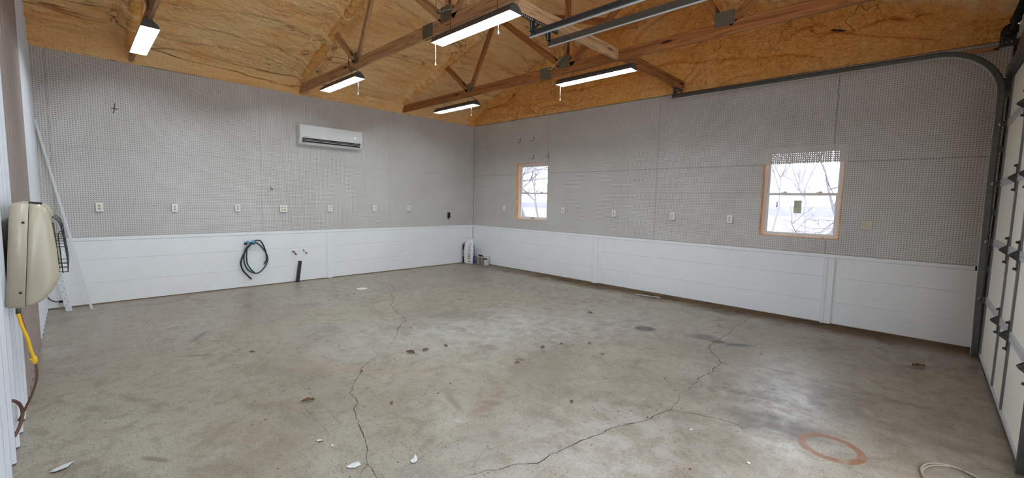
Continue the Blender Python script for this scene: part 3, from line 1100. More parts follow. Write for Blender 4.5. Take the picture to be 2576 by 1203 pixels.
def foam_chord(y, parent, flip, seed):
    """top chord buried in foam"""
    m = MB()
    NS = 90
    n = 10
    vs, fs = [], []
    for i in range(NS+1):
        s_ = i/NS
        x = 0.02+(L/2-0.02)*s_
        zc = 3.595+SLOPE*x
        for k in range(n):
            a = 2*math.pi*k/n
            cx, cz = math.cos(a), math.sin(a)
            sq = 1/max(abs(cx), abs(cz))
            sq = 0.65*sq+0.35
            nn = 1+0.16*rid(x*2+seed, cx*2+y, cz*2)+0.08*rid(x*16, cx*4, cz*4+seed)
            vs.append(((L-x) if flip else x, 0.070*cx*sq*nn, zc-0.008+0.080*cz*sq*nn))
    for i in range(NS):
        for k in range(n):
            fs.append((i*n+k, i*n+(k+1) % n, (i+1)*n+(k+1) % n, (i+1)*n+k))
    m.add(vs, fs, 0, True)
    o = m.build('top_chord', M['foam'], parent)
    return o


def truss(y, label, wood, wood2, seed):
    t = thing('roof_truss', label, 'roof truss', (0, y, 0), group=None)
    cz = 3.396+0.07
    a = 4.00
    lumber('bottom_chord', (0.03, 0, cz), (a, 0, cz), 0.038, 0.140, wood, t)
    lumber('bottom_chord', (a, 0, cz), (L-0.03, 0, cz), 0.038, 0.140, wood2, t)
    foam_chord(y, t, False, seed)
    foam_chord(y, t, True, seed+9)
    tz = lambda x: 3.585+SLOPE*min(x, L-x)
    zb = 3.535
    for (xa, xb) in ((2.20, 1.50), (2.26, 2.86), (4.30, 2.92), (4.44, L-2.92), (6.48, L-2.86), (6.54, L-1.50)):
        lumber('web', (xa, 0, zb-0.03), (xb, 0, tz(xb)), 0.038, 0.089, wood2, t, Vector((0, 0, 1)))
    lumber('king_post', (L/2, 0, zb), (L/2, 0, tz(L/2)+0.05), 0.038, 0.089, wood2, t, Vector((1, 0, 0)))
    gusset(2.235, 3.545, 0.105, 0.150, t)
    gusset(a, 3.463, 0.20, 0.150, t)
    gusset(L/2-0.03, 3.560, 0.19, 0.165, t)
    gusset(6.50, 3.570, 0.21, 0.150, t)
    return t


tA = truss(TR_Y[0], 'far roof truss, nearest the window wall, with reddish webs', M['wood_red'], M['wood_red'], 1.0)
tB = truss(TR_Y[1], 'middle roof truss over the two longest lit shop lights', M['wood'], M['wood'], 4.0)
tC = truss(TR_Y[2], 'near roof truss above the shop light by the ribbed steel wall', M['wood'], M['wood'], 8.0)
# diagonal lateral board behind the far truss
bd = thing('diagonal_brace', 'short diagonal brown board behind the king post of the far truss', 'brace board', (0, TR_Y[0]+0.045, 0))
lumber('board', (3.52, 0, 4.44), (5.45, 0, 3.80), 0.038, 0.089, M['wood_red'], bd)

# runner boards that carry the door tracks
for (ya, yb, x, lab, wd) in ((-4.10, -2.05, 5.20, 'pale runner board between the middle and far trusses, carrying the door track hangers', M['wood_pale']),
                             (-2.01, -0.04, 5.235, 'short runner board from the far truss to the window wall', M['wood_red'])):
    r_ = thing('runner_board', lab, 'runner board', (x, 0, 0), group=None)
    lumber('board', (0, ya, 3.475), (0, yb, 3.475), 0.038, 0.140, wd, r_)

# ------------------------------------------------------------------ shop lights


def shop_light():
    t = thing('shop_light', 'two tube shop light', 'shop light', (0, 0, 0), 0, 'two-tube shop lights hung under the trusses')
    HL = 0.585
    outer = [(-0.078, 0.0), (-0.062, 0.040), (-0.032, 0.066), (0.032, 0.066), (0.062, 0.040), (0.078, 0.0)]
    inner = [(0.0755, 0.0), (0.060, 0.037), (0.031, 0.0625), (-0.031, 0.0625), (-0.060, 0.037), (-0.0755, 0.0)]
    n = 6
    h = MB()
    vs = [(x, y, z) for x in (-HL, HL) for (y, z) in outer]
    h.add(vs, [(i, i+1, n+i+1, n+i) for i in range(n-1)])
    h.box(-HL, HL, -0.028, 0.028, 0.066, 0.080, bev=0.003)
    for sx in (-HL, HL):
        e = 0.003 if sx > 0 else -0.003
        h.prism(outer, 0, sx, sx+e)
    h.build('housing', M['fixture'], t)
    q = MB()
    vs = [(x, y, z) for x in (-HL+0.001, HL-0.001) for (y, z) in inner]
    q.add(vs, [(i, i+1, n+i+1, n+i) for i in range(n-1)])
    for sx in (-HL, HL):
        k = 1 if sx < 0 else -1
        q.add([(sx+k*0.001, y, z) for (y, z) in inner], [tuple(range(n))])
        q.add([(sx+k*0.001, -0.0755, 0.0), (sx+k*0.001, 0.0755, 0.0), (sx+k*0.03, 0.050, 0.052), (sx+k*0.03, -0.050, 0.052)], [(0, 1, 2, 3)])
    q.box(-HL, HL, -0.0785, -0.0745, -0.001, 0.001)
    q.box(-HL, HL, 0.0745, 0.0785, -0.001, 0.001)
    q.build('reflector', M['reflector'], t, fix=False)
    for sy in (-0.026, 0.026):
        q = MB()
        q.tube([(-HL+0.035, sy, 0.040), (HL-0.035, sy, 0.040)], 0.0130, 12)
        q.build('tube', M['bulb'], t)
        for sx in (-1, 1):
            q = MB()
            q.box(sx*(HL-0.022)-0.012, sx*(HL-0.022)+0.012, sy-0.012, sy+0.012, 0.024, 0.062, bev=0.002)
            q.build('socket', M['outlet'], t)
    for sx in (-0.35, 0.35):
        q = MB()
        q.tube([(sx, 0, 0.078), (sx, 0, 0.182)], 0.0028, 6)
        q.build('hanger_wire', M['wire'], t)
    return t


def pull_cord(t, x, y, ln):
    q = MB()
    q.tube([(x, y, 0.004), (x, y, -ln)], 0.0030, 6)
    o = q.build('pull_cord', M['cord_white'], t)
    q = MB()
    q.lathe([(0.002, 0.020), (0.006, 0.012), (0.009, -0.004), (0.010, -0.012), (0.004, -0.018)], 10, mat=Matrix.Translation((x, y, -ln)))
    q.build('knob', M['cord_white'], o)


LZ = 3.213
LIGHTS = [((1.93, -6.42), 'shop light nearest the ribbed steel wall, seen end on without cord'),
          ((1.88, -4.20), 'shop light hung above the wall air conditioner'),
          ((4.91, -4.245), 'largest bright shop light, hung between middle truss and door tracks'),
          ((1.90, -2.08), 'small shop light hung near the corner of the two peg board walls'),
          ((4.91, -2.13), 'shop light under the far truss beside the runner board'),
          ((4.91, -6.42), 'unseen shop light added for fill, farther along the near truss')]  # out of frame, added to fill the room with light
first = shop_light()
made = []
for i, ((x, y), lab) in enumerate(LIGHTS):
    t = first if i == 0 else copy_tree(first)
    t.location = (x, y, LZ)
    t['label'] = lab
    made.append(t)
pull_cord(made[1], 0.50, 0.02, 0.20)
pull_cord(made[2], -0.545, -0.045, 0.22)
pull_cord(made[2], 0.42, -0.05, 0.14)
pull_cord(made[3], 0.48, -0.03, 0.17)
pull_cord(made[4], -0.52, -0.05, 0.21)
for i in (1, 3):       # supply cord from the truss to the housing
    q = MB()
    q.tube(spline([(0.34, 0.03, 0.19), (0.40, 0.02, 0.16), (0.50, 0, 0.12), (0.58, 0, 0.085)], 5), 0.004, 6)
    q.build('supply_cord', M['wire'], made[i])

# cables stapled to the trusses
c = MB()
c.tube(spline([(4.345, -2.065, 4.35), (4.36, -2.06, 4.0), (4.37, -2.062, 3.75), (4.318, -2.065, 3.632), (4.212, -2.065, 3.571), (4.10, -2.06, 3.50), (4.0, -2.04, 3.555)], 6), 0.0045, 6)
tag(c.build('electrical_cable', M['sheath']), 'tan cable running down the king post of the far truss', 'cable')
c = MB()
c.tube(spline([(4.19, -4.155, 3.80), (4.19, -4.160, 3.70), (4.215, -4.165, 3.62), (4.30, -4.165, 3.583), (4.392, -4.165, 3.577), (4.48, -4.150, 3.566), (4.55, -4.11, 3.56)], 6), 0.006, 6)
tag(c.build('electrical_cable', M['bag_grey']), 'pale looped cable across the gusset plate of the middle truss', 'cable')
c = MB()
c.tube(spline([(2.02, -4.145, 3.60), (2.02, -4.146, 3.50), (2.045, -4.146, 3.43), (2.11, -4.15, 3.385), (2.22, -4.165, 3.375)], 6), 0.0045, 6)
tag(c.build('electrical_cable', M['wire']), 'dark cable looping under the middle truss above the air conditioner', 'cable')

# ------------------------------------------------------------------ overhead door hardware


def track(name, label, y, side, xs_, xe, curved, zr=3.245):
    """C channel; side is +1 when the open side looks along +y"""
    t = thing(name, label, 'door track', (0, 0, 0), 0, 'steel tracks of the overhead doors')
    c_ = [(-0.031, 0.0), (0.031, 0.0), (0.031, side*0.026), (0.021, side*0.030), (0.021, side*0.024), (0.0235, side*0.022), (0.0235, side*0.003),
          (-0.0235, side*0.003), (-0.0235, side*0.022), (-0.021, side*0.024), (-0.021, side*0.030), (-0.031, side*0.026)]
    R_ = 0.50
    xc = 8.676-R_
    fr = []
    Y = Vector((0, 1, 0))
    if curved:
        for (tx, tz_) in ((8.708, 0.005), (8.690, 0.76), (8.682, 1.27), (8.674, 1.9), (8.676, 2.5)):
            fr.append((Vector((tx, y, tz_)), Vector((1, 0, 0)), Y))
        for i in range(13):
            a = math.pi/2*i/12
            o = Vector((xc+R_*math.cos(a), y, zr-R_+R_*math.sin(a)))
            fr.append((o, Vector((math.cos(a), 0, math.sin(a))), Y))
    else:
        fr.append((Vector((xe, y, zr)), Vector((0, 0, 1)), Y))
    fr.append((Vector((xs_, y, zr+0.01)), Vector((0, 0, 1)), Y))
    m = MB()
    m.sweep(c_, fr)
    m.build('track_rail', M['steel'], t)
    # rolled lip, reflection off its underside put into a brighter zinc
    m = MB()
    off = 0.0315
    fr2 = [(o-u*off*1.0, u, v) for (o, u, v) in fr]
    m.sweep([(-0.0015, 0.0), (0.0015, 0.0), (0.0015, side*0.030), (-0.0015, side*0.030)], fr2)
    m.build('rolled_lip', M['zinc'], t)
    return t


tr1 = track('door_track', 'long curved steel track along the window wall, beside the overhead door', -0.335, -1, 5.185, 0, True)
# angle that ties the upright track to the wall, with slots
m = MB()
m.box(8.735, 8.775, -0.345, -0.341, 0.02, 2.95)
m.box(8.771, 8.775, -0.345, -0.300, 0.02, 2.95)
m.build('jamb_angle', M['steel_dark'], tr1)
for z in (0.35, 0.95, 1.55, 2.2, 2.75):
    m = MB()
    m.box(8.700, 8.745, -0.340, -0.336, z-0.035, z+0.035)
    for q in (-0.018, 0.018):
        m.lathe([(0.007, 0), (0.006, 0.006)], 8, mat=Matrix.Translation((8.722, -0.340, z+q)) @ Matrix.Rotation(math.radians(90), 4, 'X'))
    m.build('track_bracket', M['steel'], tr1)
m = MB()
for i in range(46):
    z = 0.75+i*0.045
    m.box(8.746, 8.760, -0.3462, -0.3452, z, z+0.018)
m.build('slot_pattern', M['slot'], tr1)
# flag bracket at the bend
m = MB()
m.box(8.655, 8.79, -0.330, -0.325, 2.74, 2.92)
m.box(8.70, 8.79, -0.330, -0.325, 2.92, 3.06)
m.build('flag_bracket', M['steel_dark'], tr1)


def hanger(parent, y0, y1, ztop, yt, zt, x=5.21, diag=None):
    """perforated angle iron from the runner board down to a track"""
    m = MB()
    m.box(x-0.018, x+0.018, y0, y1, ztop-0.003, ztop)
    m.box(x+0.015, x+0.018, y0, y1, ztop-0.034, ztop)
    m.box(x-0.002, x+0.001, yt-0.018, yt+0.018, zt, ztop)
    m.box(x-0.002, x+0.030, yt+0.015, yt+0.018, zt, ztop)
    if diag:
        a, c2 = Vector((x, yt, zt+0.01)), Vector((x, diag, ztop-0.01))
        d = (c2-a)
        n_ = Vector((1, 0, 0)).cross(d).normalized()*0.014
        X = Vector((0.0015, 0, 0))
        m.add([a-n_-X, a+n_-X, c2+n_-X, c2-n_-X, a-n_+X, a+n_+X, c2+n_+X, c2-n_+X],
              [(0, 1, 2, 3), (4, 7, 6, 5), (0, 4, 5, 1), (1, 5, 6, 2), (2, 6, 7, 3), (3, 7, 4, 0)])
    o = m.build('perforated_hanger', M['steel_dark'], parent)
    h = MB()
    for i in range(int((ztop-zt)/0.022)):
        h.box(x-0.0035, x-0.0025+0.0045, yt-0.0045, yt+0.0045, zt+0.012+i*0.022, zt+0.021+i*0.022)
    yy = y0+0.01
    while yy < y1-0.01:
        h.box(x+0.0175, x+0.0188, yy, yy+0.009, ztop-0.022, ztop-0.012)
        yy += 0.03
    h.build('hole_pattern', M['paper'], o)


hanger(tr1, -0.40, -0.06, 3.402, -0.345, 3.268, 5.21, -0.16)
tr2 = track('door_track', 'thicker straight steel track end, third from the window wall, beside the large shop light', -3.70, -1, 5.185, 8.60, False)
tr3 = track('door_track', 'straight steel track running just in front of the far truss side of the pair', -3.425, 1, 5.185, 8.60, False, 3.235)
hanger(tr2, -4.07, -3.30, 3.402, -3.72, 3.268, 5.21, -3.60)
hanger(tr3, -3.52, -3.30, 3.398, -3.44, 3.262, 5.19, -3.50)
tr2['label'] = 'straight steel track ending beside the largest shop light'
tr3['label'] = 'straight steel track of the middle pair, the one closer to the window wall'

# door_1: sectional overhead door
d1 = struct('door_1', 'closed white sectional overhead door with steel hinges', (0, 0, 0))
SEC = 0.61
for i in range(5):
    z0, z1 = i*SEC+0.02, (i+1)*SEC+0.014
    if i == 4:
        z1 = DOOR_H+0.03
    m = MB()
    m.box(8.748, 8.785, DOOR_Y1, DOOR_Y0, z0, z1)
    sec = m.build('door_section', M['door_white'], d1)
    m = MB()
    m.box(8.7365, 8.749, DOOR_Y1, DOOR_Y0, z0, z0+0.032, bev=0.003)
    if i < 4:
        m.box(8.7365, 8.749, DOOR_Y1, DOOR_Y0, z1-0.030, z1, bev=0.003)
    m.build('section_rail', M['door_rail'], sec)
    for (ya, yb) in ((DOOR_Y0-0.055, DOOR_Y0), (-1.572, -1.528), (-2.182, -2.138), (DOOR_Y1, DOOR_Y1+0.055)):
        m = MB()
        m.box(8.7355, 8.749, ya, yb, z0+0.030, z1-0.028, bev=0.002)
        m.build('stile', M['door_stile'], sec)
m = MB()
m.box(8.742, 8.780, DOOR_Y1, DOOR_Y0, 0.001, 0.024, bev=0.004)
m.build('bottom_seal', M['rubber'], d1)
m = MB()
st_ = [(8.690, 2.925), (8.735, 2.915), (8.735, 2.925), (8.702, 2.937), (8.702, 3.000), (8.735, 3.012), (8.735, 3.022), (8.690, 3.012)]
m.prism([(x, z) for x, z in st_], 1, DOOR_Y1, DOOR_Y0+0.0)
m.build('stiffening_strut', M['steel'], d1)


def hinge(y, z, end=False):
    h = MB()
    yy = y
    # upright leaf
    h.box(8.7285, 8.7350, yy-0.018, yy+0.018, z-0.115, z+0.115, bev=0.002)
    # triangular cheeks
    for s_ in (-1, 1):
        yc = yy+s_*0.020
        h.prism([(8.735, z-0.045), (8.735, z+0.045), (8.694, z+0.012), (8.684, z), (8.694, z-0.012)], 1, yc-0.0015, yc+0.0015)
    h.tube([(8.700, yy-0.028, z), (8.700, yy+0.028, z)], 0.009, 10)
    h.lathe([(0.008, 0), (0.006, 0.004)], 8, mat=Matrix.Translation((8.712, yy-0.0215, z)) @ Matrix.Rotation(math.radians(90), 4, 'X'))
    for q in (-0.100, 0.100):
        h.lathe([(0.010, 0), (0.010, 0.014), (0.004, 0.016)], 6, mat=Matrix.Translation((8.7285, yy, z+q)) @ Matrix.Rotation(math.radians(-90), 4, 'Y'))
    o = h.build('hinge', M['steel_dark'], d1)
    if end:
        q = MB()
        q.tube([(8.700, yy-0.02, z), (8.700, -0.355, z)], 0.005, 8)
        q.lathe([(0.018, -0.006), (0.021, 0), (0.018, 0.006)], 14, mat=Matrix.Translation((8.698, -0.350, z)) @ Matrix.Rotation(math.radians(90), 4, 'X'))
        q.build('roller', M['zinc'], o)
    return o


for z in (0.625, 1.235, 1.845, 2.455):
    hinge(-0.385, z, True)
    hinge(-1.55, z)
    hinge(-2.16, z)
    hinge(-3.09, z)
# centre post end seen at the frame edge
pt = MB()
pt.box(8.722, 8.757, -3.19, -3.16, 0, 3.2)
pt.build('track_upright', M['steel_dark'], struct('trim_1', 'steel upright of the overhead door at the near post'))
# torsion shaft with drum and spring
ts = thing('torsion_shaft', 'black torsion shaft with cable drum above the overhead door', 'door spring shaft', (8.700, -0.16, 3.43))
m = MB()
m.tube([(0, 0.10, 0), (0, -3.0, 0)], 0.013, 12)
m.build('shaft', M['steel_dark'], ts)
m = MB()
m.lathe([(0.02, -0.045), (0.055, -0.040), (0.055, -0.030), (0.047, -0.028), (0.047, 0.020), (0.060, 0.024), (0.062, 0.034), (0.02, 0.036)], 28,
        mat=Matrix.Translation((0, -0.03, 0)) @ Matrix.Rotation(math.radians(90), 4, 'X'))
m.build('cable_drum', M['spring'], ts)
m = MB()
hx = [(0.030*math.cos(a*0.7), -0.42-a*0.004, 0.030*math.sin(a*0.7)) for a in range(0, 260)]
m.tube(hx, 0.0045, 5)
m.tube([(0, -0.42, 0), (0, -1.5, 0)], 0.025, 12)
m.lathe([(0.032, 0), (0.040, 0.02), (0.040, 0.06), (0.030, 0.075)], 16, mat=Matrix.Translation((0, -0.34, 0)) @ Matrix.Rotation(math.radians(90), 4, 'X'))
m.build('torsion_spring', M['spring'], ts)
m = MB()
m.box(-0.065, 0.07, 0.06, 0.066, -0.135, 0.03)
m.box(0.064, 0.07, 0.0, 0.066, -0.135, 0.03)
bb = m.build('end_bearing_plate', M['steel_dark'], ts)
for (a, c2) in ((-0.045, -0.095), (-0.015, -0.093), (0.020, -0.090)):
    m = MB()
    m.lathe([(0.007, 0), (0.006, 0.003)], 8, mat=Matrix.Translation((a, 0.059, c2)) @ Matrix.Rotation(math.radians(90), 4, 'X'))
    m.build('bolt', M['zinc'], bb)

# ------------------------------------------------------------------ wall air conditioner
ac = thing('air_conditioner', 'white wall air conditioner with a dark louvre slot', 'air conditioner', (0, -3.617, 2.505))
ACW = 0.585
prof = [(0.0, 0.0), (0.06, -0.012), (0.120, -0.006), (0.166, 0.030), (0.190, 0.080), (0.196, 0.13), (0.196, 0.318), (0.186, 0.336), (0.0, 0.340)]
m = MB()
secs = []
for (yy, k) in ((-ACW, 0.93), (-ACW+0.006, 0.975), (-ACW+0.018, 1.0), (ACW-0.018, 1.0), (ACW-0.006, 0.975), (ACW, 0.93)):
    secs.append([(0.0+px*k, yy, 0.16+(pz-0.16)*(0.5+k/2)) for (px, pz) in prof])
n = len(prof)
vs = [v for q in secs for v in q]
fs = [(i*n+k, i*n+(k+1) % n, (i+1)*n+(k+1) % n, (i+1)*n+k) for i in range(5) for k in range(n)]
fs += [tuple(range(n)), tuple(5*n+k for k in range(n))]
m.add(vs, fs)
m.build('casing', M['ac'], ac)
m = MB()
m.box(0.1955, 0.2035, -ACW+0.012, ACW-0.012, 0.106, 0.322, bev=0.003)
fp = m.build('front_panel', M['ac'], ac)
m = MB()
m.add([(0.198, -ACW+0.045, 0.103), (0.198, ACW-0.045, 0.103), (0.172, ACW-0.045, 0.030), (0.172, -ACW+0.045, 0.030)], [(0, 1, 2, 3)])
m.build('air_slot', M['slot'], ac, fix=False)
m = MB()
m.box(0.184, 0.198, -ACW+0.05, ACW-0.05, 0.055, 0.060, bev=0.001)
m.build('louvre', M['ac'], ac)
m = MB()
m.box(0.2036, 0.2044, -ACW+0.075, -ACW+0.165, 0.114, 0.122)
m.build('name_mark', M['bag_grey'], fp)
m = MB()
m.box(0.2036, 0.2044, ACW-0.085, ACW-0.040, 0.114, 0.122)
m.build('name_mark', M['bag_grey'], fp)
m = MB()
m.lathe([(0.010, 0), (0.010, 0.0015)], 12, mat=Matrix.Translation((0.2036, ACW-0.155, 0.20)) @ Matrix.Rotation(math.radians(90), 4, 'Y'))
m.build('indicator_light', M['led'], fp)

# ------------------------------------------------------------------ outlets and plates


def outlet_proto(gangs=1):
    """faces -y in its own frame"""
    t = thing('wall_outlet', 'outlet', 'outlet', (0, 0, 0))
    w = 0.036 if gangs == 1 else 0.058
    m = MB()
    m.box(-w, w, -0.030, 0, -0.058, 0.058, bev=0.004)
    m.build('back_box', M['outlet'], t)
    m = MB()
    m.box(-w-0.001, w+0.001, -0.036, -0.030, -0.060, 0.060, bev=0.003)
    cp = m.build('cover_plate', M['outlet'], t)
    for g in ([0] if gangs == 1 else [-0.023, 0.023]):
        for z in (-0.020, 0.020):
            m = MB()
            m.lathe([(0.0165, 0), (0.0165, 0.002), (0.015, 0.003)], 16, mat=Matrix.Translation((g, -0.036, z)) @ Matrix.Rotation(math.radians(90), 4, 'X'))
            m2 = m.build('receptacle', M['cream'], t)
            m = MB()
            m.box(g-0.0075, g-0.0045, -0.0398, -0.0390, z-0.002, z+0.007)
            m.box(g+0.0045, g+0.0075, -0.0398, -0.0390, z-0.002, z+0.007)
            m.box(g-0.0025, g+0.0025, -0.0398, -0.0390, z-0.011, z-0.006)
            m.build('slots', M['slot'], m2)
    return t


o1 = outlet_proto(1)
spots = [('x', -6.796, 1.357, 'outlet on the side wall closest to the heater'),
         ('x', -5.972, 1.349, 'second outlet from the heater on the side wall'),
         ('x', -5.146, 1.352, 'outlet above and beside the coiled green hose'),
         ('x', -3.618, 1.350, 'outlet under the air conditioner, just above the white batten'),
         ('x', -2.698, 1.353, 'side wall outlet next to the vertical peg board seam near the corner'),
         ('x', -1.884, 1.355, 'side wall outlet between the board seam and the black inlet box'),
         ('y', 1.134, 1.391, 'outlet between the room corner and the far window'),
         ('y', 2.856, 1.388, 'outlet next to the far window, away from the corner'),
         ('y', 4.044, 1.372, 'outlet beside the rows of small screw holes'),
         ('y', 5.160, 1.365, 'outlet on the window wall, middle of the long board run'),
         ('y', 6.061, 1.358, 'outlet next to the window by the overhead door')]
for i, (w, p_, z, lab) in enumerate(spots):
    o = o1 if i == 0 else copy_tree(o1)
    if w == 'x':
        o.location, o.rotation_euler = (0.0, p_, z), (0, 0, math.radians(90))
    else:
        o.location, o.rotation_euler = (p_, 0.0, z), (0, 0, 0)
    o['label'] = lab
    o['group'] = 'duplex outlets in surface boxes'
o4 = outlet_proto(2)
o4.location, o4.rotation_euler = (0, -4.443, 1.341), (0, 0, math.radians(90))
o4['label'] = 'wide double outlet with four sockets'
m = MB()
m.box(-0.058, 0.058, -0.012, 0, -0.058, 0.058, bev=0.003)
sw = thing('blank_wall_plate', 'square beige blank plate between the window and the overhead door', 'wall plate', (7.684, 0, 1.349))
m.build('plate', M['plate_beige'], sw)
m = MB()
m.lathe([(0.005, 0), (0.004, 0.003)], 8, mat=Matrix.Translation((0, -0.012, 0)) @ Matrix.Rotation(math.radians(90), 4, 'X'))
m.build('centre_screw', M['brass'], sw)
# black inlet with stub
bi = thing('inlet_box', 'small black plug hanging on peg board near the corner', 'inlet box', (0, -0.779, 1.187))
m = MB()
m.prism([(-0.028, 0.070), (0.026, 0.074), (0.034, -0.055), (-0.030, -0.060)], 0, 0.0, 0.040)
m.build('body', M['black'], bi)
m = MB()
m.tube([(0.02, 0.0, -0.055), (0.02, -0.002, -0.095)], [0.013, 0.008], 8)
m.build('cord_stub', M['black'], bi)

# ------------------------------------------------------------------ hooks


def peg_hook():
    m = MB()
    m.tube(spline([(0, 0.0, 0.045), (0, -0.006, 0.045), (0, -0.008, 0.03), (0, -0.008, -0.03), (0, -0.014, -0.044), (0, -0.06, -0.046), (0, -0.110, -0.040), (0, -0.118, -0.028)], 4), 0.0032, 6)
    m.box(-0.004, 0.004, -0.010, -0.004, -0.030, 0.045)
    return m


labs = ['upper peg hook above the far window, the one nearer the room corner', 'upper peg hook above the far window, the one farther from the corner',
        'lower peg hook just over the far window', 'lower peg hook on the board seam above the far window']
m0 = peg_hook().build('peg_hook', M['steel_dark'])
for i, (x, z) in enumerate(((1.584, 2.912), (1.986, 2.912), (1.999, 2.528), (2.412, 2.538))):
    o = m0 if i == 0 else m0.copy()
    if i:
        COL.objects.link(o)
    o.location = (x, 0, z)
    tag(o, labs[i], 'hook', 'peg hooks over the far window')
m = MB()
m.tube(spline([(0.0, 0.012, 0.075), (0.008, 0.006, 0.04), (0.010, -0.004, -0.05), (0.02, -0.015, -0.062)], 4), 0.0045, 6)
m.tube([(0.010, -0.030, 0.0), (0.010, 0.036, -0.006)], 0.0045, 6)
tag(m.build('peg_hook', M['wire']), 'dark cross shaped hook high on the side wall near the ribbed steel', 'hook').location = (0, -6.584, 2.729)
m = MB()
m.tube(spline([(0.002, 0, 0.03), (0.010, 0, 0.02), (0.012, 0.0, -0.02), (0.05, 0.010, -0.025), (0.06, 0.012, 0.0)], 4), 0.005, 6)
tag(m.build('peg_hook', M['steel_dark']), 'small grey hook alone on the side wall above the double outlet', 'hook').location = (0, -4.630, 1.693)

# ------------------------------------------------------------------ coiled garden hose on the wall
gh = thing('garden_hose', 'coiled green garden hose hanging on the white boards', 'garden hose', (0, 0, 0))
pts = [(0.05, -4.978, 0.745), (0.055, -5.06, 0.66), (0.055, -5.09, 0.50), (0.05, -5.07, 0.38), (0.05, -5.02, 0.29), (0.05, -4.93, 0.235), (0.05, -4.86, 0.245),
       (0.045, -4.78, 0.32), (0.045, -4.73, 0.42), (0.05, -4.735, 0.53), (0.06, -4.79, 0.64), (0.065, -4.86, 0.73), (0.06, -4.93, 0.772), (0.05, -4.99, 0.76)]
m = MB()
m.tube(spline(pts, 8), 0.0105, 10)
m.build('hose_coil', M['hose'], gh)
pts = [(0.03, -4.940, 0.775), (0.04, -4.88, 0.798), (0.045, -4.82, 0.775), (0.06, -4.775, 0.66), (0.07, -4.755, 0.56), (0.065, -4.748, 0.46), (0.05, -4.775, 0.395)]
m = MB()
m.tube(spline(pts, 8), 0.011, 10)
m.build('short_end', M['hose_black'], gh)
pts = [(0.035, -4.955, 0.755), (0.06, -5.00, 0.715), (0.07, -5.08, 0.60), (0.06, -5.135, 0.45), (0.05, -5.12, 0.34), (0.04, -5.07, 0.25), (0.035, -4.995, 0.155)]
m = MB()
m.tube(spline(pts, 8), 0.0115, 10)
m.build('long_end', M['hose_black'], gh)
m = MB()
pts = [(0.04, -5.035, 0.68), (0.045, -5.045, 0.55), (0.045, -5.04, 0.42), (0.045, -4.99, 0.31), (0.045, -4.93, 0.24)]
m.tube(spline(pts, 6), 0.010, 8)
m.build('hose_strand', M['hose'], gh)
for (p, q) in (((0.035, -4.995, 0.155), (0.033, -4.978, 0.138)), ((0.05, -4.775, 0.395), (0.05, -4.785, 0.372))):
    m = MB()
    m.tube([p, q], 0.014, 8)
    m.build('brass_coupling', M['brass'], gh)
for i, (y, z) in enumerate(((-5.035, 0.757), (-4.955, 0.760))):
    v = thing('hose_bib', ('blue handled tap above the coiled hose, the one nearer the heater', 'blue handled tap above the coiled hose, where the loop starts')[i],
              'tap', (0, y, z), 0, 'blue handled taps above the hose')
    m = MB()
    m.tube([(0, 0, 0), (0.05, 0, 0)], 0.014, 10)
    m.lathe([(0.020, -0.02), (0.024, 0), (0.020, 0.02)], 12, mat=Matrix.Translation((0.05, -0.018*(1-2*i), -0.005)))
    m.build('valve_body', M['black'], v)
    m = MB()
    m.lathe([(0.010, 0), (0.026, 0.002), (0.028, 0.012), (0.012, 0.016)], 8, mat=Matrix.Translation((0.070, 0.008, 0.012)) @ Matrix.Rotation(math.radians(60), 4, 'Y'))
    m.build('handle', M['blue'], v)

# water stub-outs: two small valves
for i, (y, z) in enumerate(((-4.285, 0.545), (-4.10, 0.555))):
    v = thing('shutoff_valve', ('shutoff valve with a red lever on the white boards', 'shutoff valve with a white lever on the white boards')[i], 'valve', (0, y, z))
    m = MB()
    m.tube([(0, -0.015, 0.02), (0.045, -0.012, 0.02)], 0.012, 10)
    m.tube([(0.045, -0.012, 0.02), (0.055, 0.025, -0.03)], 0.009, 8)
    m.lathe([(0.014, 0), (0.014, 0.02)], 10, mat=Matrix.Translation((0.055, 0.022, -0.045)))
    m.build('valve_body', M['brass'] if i else M['steel_dark'], v)
    m = MB()
    m.tube([(0.060, -0.020, 0.028), (0.066, 0.012, -0.018)], [0.008, 0.006], 8)
    m.build('lever', (M['red'], M['cord_white'])[i], v)
# black duct stub
bp_ = thing('drain_pipe', 'short black pipe leaning against the white boards', 'pipe', (0.045, -4.245, 0.0))
m = MB()
o_, i_ = 0.026, 0.022
pr = []
for z in (0, 0.385):
    pass
m.box(-o_, o_, -o_, o_, 0.0, 0.385, bev=0.006)
bp0 = m.build('pipe', M['black'], bp_)
m = MB()
m.box(-i_, i_, -i_, i_, 0.385, 0.3862)
m.build('pipe_mouth', M['slot'], bp0)
bp_.rotation_euler = (math.radians(-9), math.radians(-3), 0)

# ------------------------------------------------------------------ things standing in the corner
bg1 = thing('cement_bag', 'white paper bag with blue and red print standing in the corner', 'bag', (0.222, -0.300, 0.0), math.radians(22))


